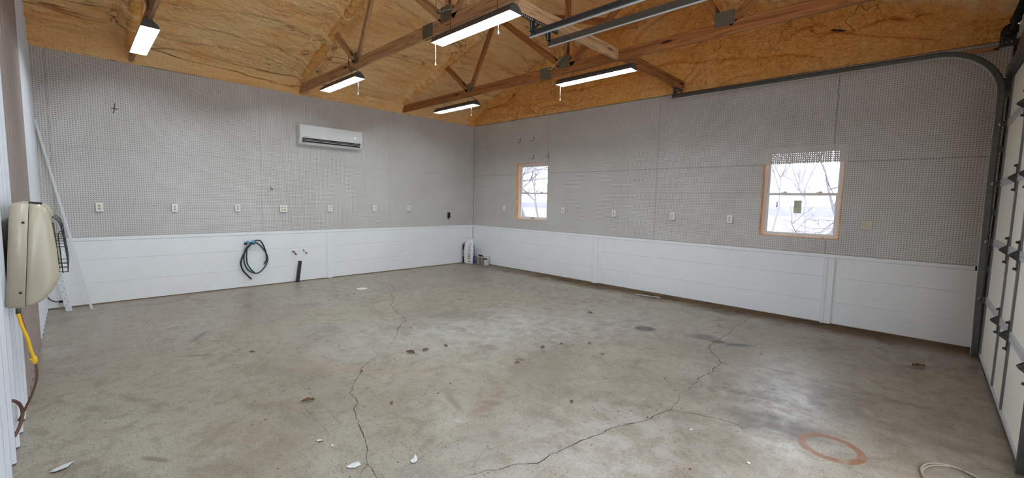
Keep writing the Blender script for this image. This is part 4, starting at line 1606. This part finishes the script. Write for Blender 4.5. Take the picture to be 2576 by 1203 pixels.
def bag(parent, w, d, h, mat, lean):
    m = MB()
    NZ_, NA = 14, 20
    vs, fs = [], []
    for i in range(NZ_+1):
        v = i/NZ_
        z = h*v
        ww = w/2*(0.93+0.10*math.sin(math.pi*v))*(1-0.18*max(0, v-0.75)/0.25)
        dd = d/2*(0.85+0.30*math.sin(math.pi*min(1, v*1.1)))*(1-0.75*max(0, v-0.70)/0.30)
        for k in range(NA):
            a = 2*math.pi*k/NA
            cx, cy = math.cos(a), math.sin(a)
            e = 0.45
            px = ww*math.copysign(abs(cx)**e, cx)
            py = dd*math.copysign(abs(cy)**e, cy)
            wob = 0.006*rid(px*14, py*14, z*9+lean)
            vs.append((px+wob, py+wob+lean*v*v, z+0.02*math.sin(px*9)*v))
    for i in range(NZ_):
        for k in range(NA):
            fs.append((i*NA+k, i*NA+(k+1) % NA, (i+1)*NA+(k+1) % NA, (i+1)*NA+k))
    fs += [tuple(range(NA-1, -1, -1)), tuple(NZ_*NA+k for k in range(NA))]
    m.add(vs, fs, 0, True)
    return m


bm_ = bag(bg1, 0.25, 0.13, 0.60, M['bag'], 0.03)
bo = bm_.build('bag_body', M['bag'], bg1)
# print on the broad face (-y) and on the gusset side (+x), following the bulge
tri_f = lambda v: 0.065*(0.85+0.30*math.sin(math.pi*min(1, v*1.1)))*(1-0.75*max(0, v-0.70)/0.30)-0.03*v*v


def face_patch(m, x0, x1, z0, z1, h=0.60):
    v0, v1 = z0/h, z1/h
    m.add([(x0, -tri_f(v0)-0.006, z0), (x1, -tri_f(v0)-0.006, z0), (x1, -tri_f(v1)-0.006, z1), (x0, -tri_f(v1)-0.006, z1)], [(0, 1, 2, 3)])


m = MB()
for i, (a, c2) in enumerate(((0.00, 0.075), (0.0, 0.06), (0.01, 0.075))):
    face_patch(m, a, c2, 0.135+i*0.04, 0.155+i*0.04)
m.build('red_print_pattern', M['bag_red'], bo, fix=False)
m = MB()
for i in range(6):
    face_patch(m, 0.0+0.01*(i % 2), 0.06+0.01*(i % 3), 0.245+i*0.048, 0.262+i*0.048)
face_patch(m, 0.01, 0.075, 0.05, 0.085)
m.build('print_pattern', M['bag_grey'], bo, fix=False)


def side_x(v):
    return 0.125*(0.93+0.10*math.sin(math.pi*v))*(1-0.18*max(0, v-0.75)/0.25)+0.006


m = MB()
for (z0, z1, a, c2) in ((0.03, 0.20, -0.035, 0.030), (0.22, 0.26, -0.03, 0.025), (0.28, 0.31, -0.02, 0.025), (0.33, 0.37, -0.03, 0.02), (0.39, 0.50, -0.02, 0.015)):
    v0, v1 = z0/0.6, z1/0.6
    m.add([(side_x(v0), a, z0), (side_x(v0), c2, z0), (side_x(v1), c2+0.01, z1), (side_x(v1), a+0.01, z1)], [(0, 1, 2, 3)])
m.build('blue_print_pattern', M['bag_blue'], bo, fix=False)
bg2 = thing('cement_bag', 'grey and dark printed bag mostly hidden behind the white bag', 'bag', (0.040, -0.300, 0.0), math.radians(88))
bo2 = bag(bg2, 0.15, 0.050, 0.50, M['bag_grey'], 0.02).build('bag_body', M['bag_grey'], bg2)
m = MB()
m.box(-0.073, -0.02, -0.036, -0.024, 0.03, 0.17)
m.box(-0.071, -0.02, -0.038, -0.018, 0.34, 0.46)
m.build('dark_marks', M['slot'], bo2)


def can(x, y, r, h, mat, label, lab=False):
    t = thing('paint_can', label, 'paint can', (x, y, 0), 0, 'paint cans in the corner')
    m = MB()
    m.lathe([(r*0.96, 0.0), (r, 0.004), (r, h-0.012), (r*1.03, h-0.010), (r*1.03, h-0.003), (r*0.97, h)], 28)
    bo = m.build('can_body', mat, t)
    m = MB()
    m.lathe([(r*0.80, h-0.004), (r*0.93, h+0.001), (r*0.90, h+0.003), (r*0.80, h-0.001), (0.01, h-0.001)], 28)
    m.build('lid', M['steel'], t)
    if lab:
        def arc(a0, a1, z0, z1, mt, nm):
            q = MB()
            n_ = 10
            vs = []
            for i in range(n_+1):
                a = math.radians(a0+(a1-a0)*i/n_)
                vs += [((r+0.001)*math.cos(a), (r+0.001)*math.sin(a), z0), ((r+0.001)*math.cos(a), (r+0.001)*math.sin(a), z1)]
            q.add(vs, [(2*i, 2*i+2, 2*i+3, 2*i+1) for i in range(n_)], 0, True)
            q.build(nm, mt, bo, fix=False)
        arc(-125, -95, 0.03, h-0.03, M['red'], 'red_label_band')
        arc(-95, -25, h-0.06, h-0.02, M['slot'], 'dark_label_band')
    return t


can(0.372, -0.128, 0.053, 0.185, M['can'], 'grey paint can touching the white bag')
can(0.487, -0.100, 0.056, 0.185, M['can'], 'grey paint can in the middle of the row of three')
can(0.635, -0.110, 0.076, 0.195, M['bag'], 'white paint can with a red and black label', True)
m = MB()
m.box(0, 0.14, 0, 0.004, 0, 0.212, mat=Matrix.Translation((0.28, -0.026, 0.001)) @ Matrix.Rotation(math.radians(3), 4, 'X'))
tag(m.build('scrap_sheet', M['steel_dark']), 'thin dark sheet leaning behind the paint cans', 'scrap sheet')

# ------------------------------------------------------------------ gas heater on the ribbed wall
ht = thing('gas_heater', 'beige gas heater with a wire guard mounted on the ribbed steel wall', 'gas heater', (4.40, -7.350, 0.868))
ht.rotation_euler = (math.radians(-4.3), 0, 0)
HW = 0.66
back = [(0.0, 0.0), (0.104, -0.004), (0.104, 0.622), (0.02, 0.626), (0.0, 0.615)]


def loft_x(m, secs, closed=True):
    n = len(secs[0][1])
    vs = [(x, p[0], p[1]) for (x, pr) in secs for p in pr]
    fs = []
    for i in range(len(secs)-1):
        for k in range(n):
            fs.append((i*n+k, i*n+(k+1) % n, (i+1)*n+(k+1) % n, (i+1)*n+k))
    fs += [tuple(range(n)), tuple((len(secs)-1)*n+k for k in range(n))]
    m.add(vs, fs, 0, True)


def shrink(pr, k, cz=0.31):
    return [(p[0]*(1 if p[0] < 0.09 else 1-k*0.5), cz+(p[1]-cz)*(1-k*0.14)) for p in pr]


m = MB()
bk = [(0.0, 0.006), (0.02, -0.004), (0.075, 0.0), (0.075, 0.622), (0.02, 0.626), (0.006, 0.618), (0.0, 0.60)]
loft_x(m, [(-HW, shrink(bk, 0.12)), (-HW+0.012, shrink(bk, 0.03)), (-HW+0.03, bk), (-0.03, bk), (-0.012, shrink(bk, 0.03)), (0, shrink(bk, 0.12))])
m.build('back_housing', M['heater'], ht)
fc = [(0.078, 0.0), (0.115, 0.008), (0.150, 0.035), (0.185, 0.090), (0.207, 0.150), (0.212, 0.175), (0.210, 0.200), (0.196, 0.340), (0.172, 0.500),
      (0.160, 0.560), (0.145, 0.600), (0.120, 0.620), (0.078, 0.624)]
fr_ = [(0.078, 0.0), (0.115, 0.008), (0.150, 0.035), (0.185, 0.090), (0.207, 0.150), (0.178, 0.185), (0.145, 0.215), (0.136, 0.340), (0.122, 0.470),
       (0.164, 0.505), (0.145, 0.600), (0.120, 0.620), (0.078, 0.624)]
m = MB()
loft_x(m, [(-HW, shrink(fc, 0.34)), (-HW+0.008, shrink(fc, 0.16)), (-HW+0.025, shrink(fc, 0.04)), (-HW+0.05, fc), (-HW+0.085, fc), (-HW+0.087, fr_),
           (-0.087, fr_), (-0.085, fc), (-0.05, fc), (-0.025, shrink(fc, 0.04)), (-0.008, shrink(fc, 0.16)), (0, shrink(fc, 0.34))])
m.build('front_cover', M['heater'], ht)
m = MB()
m.prism([(0.112, 0.475), (0.134, 0.475), (0.158, 0.215), (0.136, 0.215)], 0, -HW+0.09, -0.090)
m.build('burner_screen', M['slot'], ht)
m = MB()
m.box(-HW+0.088, -0.088, 0.150, 0.186, 0.186, 0.214, bev=0.004)
m.build('burner_tray', M['heater_recess'], ht)
for xx in (-0.0865, -HW+0.0865):
    m = MB()
    m.prism([(0.122, 0.488), (0.169, 0.488), (0.205, 0.190), (0.150, 0.190)], 0, xx-0.0007, xx+0.0007)
    m.build('opening_edge', M['heater_recess'], ht)
m = MB()
m.box(-0.16, -0.10, 0.070, 0.125, 0.621, 0.634, bev=0.002)
m.build('control_cap', M['black'], ht)
for z in (0.09, 0.51):
    m = MB()
    m.lathe([(0.007, 0), (0.007, 0.002), (0.004, 0.003)], 10, mat=Matrix.Translation((0.0, 0.056, z)) @ Matrix.Rotation(math.radians(90), 4, 'Y'))
    m.build('side_screw', M['slot'], ht)
# wire guard
m = MB()
gx0, gx1 = -HW+0.10, -0.10
front = [(0.172, 0.545), (0.190, 0.530), (0.205, 0.500), (0.214, 0.460), (0.223, 0.410), (0.232, 0.350), (0.240, 0.300), (0.246, 0.250), (0.248, 0.200)]
for (d, z) in front:
    m.tube([(gx0, d, z), (gx1, d, z)], 0.0026, 6)
for gx in (gx0, (gx0+gx1)/2, gx1):
    m.tube(spline([(gx, d, z) for (d, z) in front], 2), 0.0028, 6)
    for (d, z) in ((0.222, 0.41), (0.231, 0.36), (0.247, 0.23), (0.248, 0.20)):
        m.tube([(gx, 0.140, z), (gx, d, z)], 0.0024, 6)
m.tube([(gx1, 0.208, 0.46), (gx1, 0.198, 0.44), (gx1, 0.226, 0.19)], 0.0026, 6)
m.build('wire_guard', M['wire'], ht)

# gas hose below the heater
gs = thing('gas_hose', 'yellow gas hose hanging under the heater', 'gas hose', (0, 0, 0))
m = MB()
m.tube([(4.43, -7.300, 0.868), (4.43, -7.301, 0.835)], 0.011, 8)
m.build('inlet_nut', M['steel_dark'], gs)
pts = [(4.44, -7.301, 0.838), (4.44, -7.290, 0.76), (4.44, -7.272, 0.68), (4.44, -7.262, 0.60), (4.44, -7.252, 0.555)]
m = MB()
m.tube(spline(pts, 8), 0.0085, 10)
m.build('hose', M['yellow'], gs)
m = MB()
m.lathe([(0.006, -0.026), (0.011, -0.018), (0.014, -0.004), (0.012, 0.014), (0.008, 0.022)], 10, mat=Matrix.Translation((4.44, -7.251, 0.545)))
m.tube([(4.44, -7.252, 0.545), (4.44, -7.272, 0.555)], 0.008, 8)
m.build('shutoff_valve', M['yellow'], gs)
m = MB()
m.tube(spline([(4.44, -7.249, 0.525), (4.445, -7.246, 0.47), (4.45, -7.254, 0.405), (4.45, -7.280, 0.32), (4.44, -7.312, 0.24), (4.40, -7.335, 0.18)], 8), 0.0062, 8)
m.build('supply_pipe', M['brown_hose'], gs)
m = MB()
m.tube(spline([(4.36, -7.305, 0.86), (4.36, -7.285, 0.74), (4.37, -7.275, 0.64), (4.40, -7.268, 0.56)], 8), 0.004, 8)
m.build('red_line', M['copper'], gs)
m = MB()
m.tube(spline([(4.52, -7.352, 0.350), (4.50, -7.338, 0.338), (4.45, -7.322, 0.29), (4.44, -7.316, 0.23), (4.46, -7.330, 0.165), (4.50, -7.350, 0.125)], 8), 0.0085, 10)
tag(m.build('rubber_hose', M['brown_hose']), 'short brown hose arching out of the ribbed steel wall', 'hose')

# cord and plug low on the side wall
pc = thing('power_cord', 'black cord with a plug at the foot of the white boards', 'power cord', (0, 0, 0))
m = MB()
m.tube(spline([(0.01, -7.352, 0.20), (0.03, -7.33, 0.15), (0.04, -7.29, 0.112), (0.035, -7.25, 0.100), (0.02, -7.235, 0.095)], 8), 0.006, 8)
m.build('cord', M['black'], pc)
m = MB()
m.box(0.006, 0.034, -7.245, -7.205, 0.078, 0.108, bev=0.004)
m.build('plug', M['black'], pc)
m = MB()
m.box(0.006, 0.014, -7.25, -7.20, 0.030, 0.076, bev=0.002)
m.build('floor_socket', M['outlet'], pc)

# white trim strips leaning in the corner


def strip(name, label, p0, p1, w, t, holes):
    th = thing(name, label, 'trim strip', p0)
    d = Vector(p1)-Vector(p0)
    ln = d.length
    d.normalize()
    s_ = Vector((0.45, 1, 0)).normalized()
    s_ = (s_-d*s_.dot(d)).normalized()
    nn = d.cross(s_)
    R = Matrix((s_, nn, d)).transposed().to_4x4()
    m = MB()
    m.box(-w/2, w/2, -t/2, t/2, 0, ln, bev=0.001)
    o = m.build('strip', M['wains'], th)
    o.matrix_local = R
    if holes:
        m = MB()
        rr = random.Random(2)
        for i in range(16):
            z = 0.03+i*0.045
            x = (-1)**i*w*0.22
            m.box(x-0.003, x+0.003, -t/2-0.0006, t/2+0.0006, z, z+0.012)
        q = m.build('nail_holes', M['slot'], o)


strip('trim_strip', 'wide white strip with nail holes leaning behind the heater', (0.262, -7.150, 0.0), (0.09, -7.335, 1.36), 0.060, 0.008, True)
strip('trim_strip', 'long thin white strip leaning in the corner by the ribbed steel', (0.313, -6.940, 0.0), (0.012, -7.335, 2.47), 0.026, 0.006, False)

# ------------------------------------------------------------------ litter on the floor


def leaf_mesh(seed, L_=0.05):
    rr = random.Random(seed)
    m = MB()
    NU, NV = 7, 4
    vs, fs = [], []
    for i in range(NU+1):
        u = i/NU
        w = L_*0.42*math.sin(math.pi*min(1, u*1.02))**0.7*(1+0.5*math.sin(u*15+seed))
        for j in range(NV+1):
            v = j/NV*2-1
            curl = 0.5*L_*(v*v)*(0.5+rr.random()*0.3)+0.25*L_*math.sin(u*3.1)
            vs.append(((u-0.5)*L_*1.2, v*w*(1-0.35*abs(v)), 0.002+max(0, curl)*0.45))
    n_ = NV+1
    for i in range(NU):
        for j in range(NV):
            fs.append((i*n_+j, i*n_+j+1, (i+1)*n_+j+1, (i+1)*n_+j))
    m.add(vs, fs, 0, False)
    m.tube([(L_*0.55, 0, 0.004), (L_*0.95, 0.004, 0.002)], 0.0012, 5)
    return m


leaves = [((4.571, -4.723), 0.085, 'largest curled leaf of the trio beside the long crack'), ((4.613, -4.574), 0.065, 'thin leaf just beside the large curled leaf'),
          ((4.649, -4.337), 0.050, 'small leaf of the trio by the crack, farthest from the crack'), ((4.942, -5.863), 0.075, 'large curled leaf at the two straight saw scratches'),
          ((5.404, -5.419), 0.036, 'small curled leaf alone between the two long cracks'), ((3.491, -5.871), 0.040, 'tiny leaf between the coiled hose and the saw scratches'),
          ((4.691, -5.306), 0.030, 'tiny leaf lying on the long crack'), ((4.908, -2.005), 0.060, 'upright curled leaf far off toward the window wall'),
          ((5.381, -3.605), 0.058, 'wide curled leaf in the bright floor patch'), ((5.446, -3.363), 0.040, 'small pointed leaf behind the wide curled leaf'),
          ((5.498, -4.124), 0.045, 'dull leaf scrap beside the small grey spots'), ((5.651, -3.118), 0.045, 'leaf between the two cracks, near the first oil spot'),
          ((8.280, -1.242), 0.110, 'long crumpled brown leaf near the overhead door'), ((6.343, -4.393), 0.038, 'small black leaf scrap near the bend of the second crack'),
          ((5.938, -3.313), 0.034, 'tiny black leaf scrap in front of the first oil spot')]
for i, ((x, y), s_, lab) in enumerate(leaves):
    o = leaf_mesh(i+3, s_).build('dead_leaf', M['leaf'])
    o.location = (x, y, 0.0005)
    o.rotation_euler = (0, 0, math.radians(20+i*77))
    tag(o, lab, 'leaf', 'dead leaves on the concrete')


def scrap(seed, s_):
    rr = random.Random(seed)
    m = MB()
    n_ = 7
    vs = [(0, 0, 0.006)]
    for k in range(n_):
        a = 2*math.pi*k/n_
        r = s_*(0.6+rr.random()*0.7)
        vs.append((r*math.cos(a), r*0.55*math.sin(a), 0.0015+rr.random()*0.008))
    m.add(vs, [(0, k+1, (k+1) % n_+1) for k in range(n_)])
    m.add([(v[0], v[1], v[2]-0.0008) for v in vs], [(0, (k+1) % n_+1, k+1) for k in range(n_)])
    return m


scraps = [((5.547, -6.013), 0.022, 'white scrap at the end of the straight scratches'), ((5.940, -5.972), 0.045, 'largest white scrap, touching the long crack'),
          ((6.135, -5.69), 0.036, 'white scrap on the end of the bent scuff line'), ((7.566, -4.253), 0.016, 'tiny white scrap close to the rust ring'),
          ((7.164, -4.121), 0.016, 'tiny white scrap at the end of a branching hairline crack'), ((4.83, -7.16), 0.05, 'dusty white scrap at the foot of the ribbed wall'),
          ((5.66, -5.98), 0.013, 'crumb of white paper next to a black crumb')]
for i, ((x, y), s_, lab) in enumerate(scraps):
    o = scrap(i, s_).build('paper_scrap', M['paper'])
    o.location = (x, y, 0.0005)
    o.rotation_euler = (0, 0, math.radians(40+i*50))
    tag(o, lab, 'paper scrap', 'white scraps on the concrete')

m = MB()
m.lathe([(0.088, 0.0), (0.090, 0.003), (0.080, 0.006), (0.01, 0.007)], 28)
o = m.build('floor_cap', M['paper'])
o.location = (1.36, -3.648, 0.0)
tag(o, 'flat white round cap on the floor before the side wall', 'floor cap')
m = MB()
m.box(-0.20, 0.20, -0.012, 0.012, 0, 0.006, bev=0.001)
o = m.build('white_stick', M['paper'])
o.location = (4.93, -0.30, 0.0)
o.rotation_euler = (0, 0, math.radians(12))
tag(o, 'thin white stick lying near the foot of the window wall', 'stick')

gr = MB()
rr = random.Random(11)
for i in range(620):
    x, y = rr.uniform(0.4, 8.6), rr.uniform(-7.1, -0.1)
    if i % 3 == 0:
        x, y = rr.gauss(5.7, 1.3), rr.gauss(-4.0, 1.2)
    if not (0.1 < x < 8.6 and -7.2 < y < -0.05):
        continue
    s_ = rr.uniform(0.0016, 0.0048)*(1.6 if rr.random() < 0.12 else 1)
    a = rr.uniform(0, 6.28)
    M4 = Matrix.Translation((x, y, 0)) @ Matrix.Rotation(a, 4, 'Z')
    gr.prism([(-s_*1.5, -s_*0.5), (s_, -s_*0.7), (s_*1.5, s_*0.2), (-s_*0.2, s_*0.8)], 2, 0.0, s_*0.5, mat=M4, mi=0 if rr.random() < 0.9 else 1)
o = gr.build('floor_grit', [M['leaf'], M['paper']])
tag(o, 'scattered crumbs of dirt and leaf on the concrete', 'debris', None, 'stuff')

# looped cord at the near floor
cp = []
for i in range(61):
    a = math.radians(100+i*11.6)
    r = 1.0+0.05*math.sin(a*1.7)
    cp.append((8.465+0.150*r*math.cos(a), -3.60+0.195*r*math.sin(a), 0.007+0.010*(i/60)))
m = MB()
m.tube(spline(cp, 2), 0.0055, 8)
tag(m.build('extension_cord', M['cord_tan']), 'tan cord coiled on the floor by the overhead door', 'cord')

# ------------------------------------------------------------------ outside
g = MB()
g.box(-160, 160, 0.3, 260, -0.5, -0.25)
tag(g.build('field', M['ext_ground']), 'pale winter field outside the windows', None, None, 'structure')
h = MB()
N_ = 120
vs, fs = [], []
for i in range(N_+1):
    x = -150+300*i/N_
    z = 0.9+1.8*noise.noise(Vector((x*0.03, 0, 3)))+0.5*noise.noise(Vector((x*0.3, 2, 3)))
    vs += [(x, 90, -0.3), (x, 95, z+1.0), (x, 120, -0.3)]
for i in range(N_):
    fs += [(3*i, 3*i+3, 3*i+4, 3*i+1), (3*i+1, 3*i+4, 3*i+5, 3*i+2)]
h.add(vs, fs, 0, True)
tag(h.build('hill', M['ext_hill'], fix=False), 'low wooded rise along the horizon', None, None, 'structure')


def tree(x, y, ht_, seed, label, thick=0.16):
    thick *= 0.5
    rr = random.Random(seed)
    m = MB()
    fine = []

    def grow(p, d, ln, r, depth):
        pts, rs = [p], [r]
        n_ = 4
        for i in range(n_):
            d = (d+Vector((rr.gauss(0, .16), rr.gauss(0, .16), rr.gauss(0.02, .10)))).normalized()
            p = p+d*(ln/n_)
            pts.append(p)
            rs.append(r*(1-0.5*(i+1)/n_))
        (m if depth > 1 else fm).tube(pts, rs, 5 if depth > 1 else 3, caps=False)
        if depth <= 0:
            return
        for k in range(4 if depth > 1 else 3):
            q = pts[rr.randint(1, n_)]
            nd = (d+Vector((rr.gauss(0, .75), rr.gauss(0, .75), rr.gauss(0.15, .45)))).normalized()
            grow(q, nd, ln*rr.uniform(0.55, 0.8), r*0.55, depth-1)
    t = thing('bare_tree', label, 'tree', (x, y, -0.26), 0, 'bare trees outside the windows')
    fm = MB()
    grow(Vector((0, 0, 0)), Vector((rr.gauss(0, .08), rr.gauss(0, .08), 1)), ht_*0.42, thick, 5)
    m.build('trunk', M['bark'], t, fix=False)
    fm.build('twigs', M['bark'], t, fix=False)
    return t


tree(3.9, 19.0, 8.0, 3, 'bare tree in the middle of the window near the overhead door', 0.13)
tree(1.2, 24.0, 9.0, 9, 'bare tree at the outer edge of the window near the overhead door', 0.14)
tree(6.55, 8.0, 8.0, 21, 'nearest bare tree, its boughs crossing the top of the window by the door', 0.20)
tree(-7.5, 10.5, 9.0, 5, 'thick bare tree filling the far window', 0.24)
tree(-10.5, 15.0, 9.0, 14, 'bare tree behind the thick one in the far window', 0.16)
tree(-3.2, 16.0, 8.0, 17, 'slender bare tree beside the thick one in the far window', 0.12)
tree(-14.0, 22.0, 9.0, 23, 'distant bare tree behind the others in the far window', 0.16)
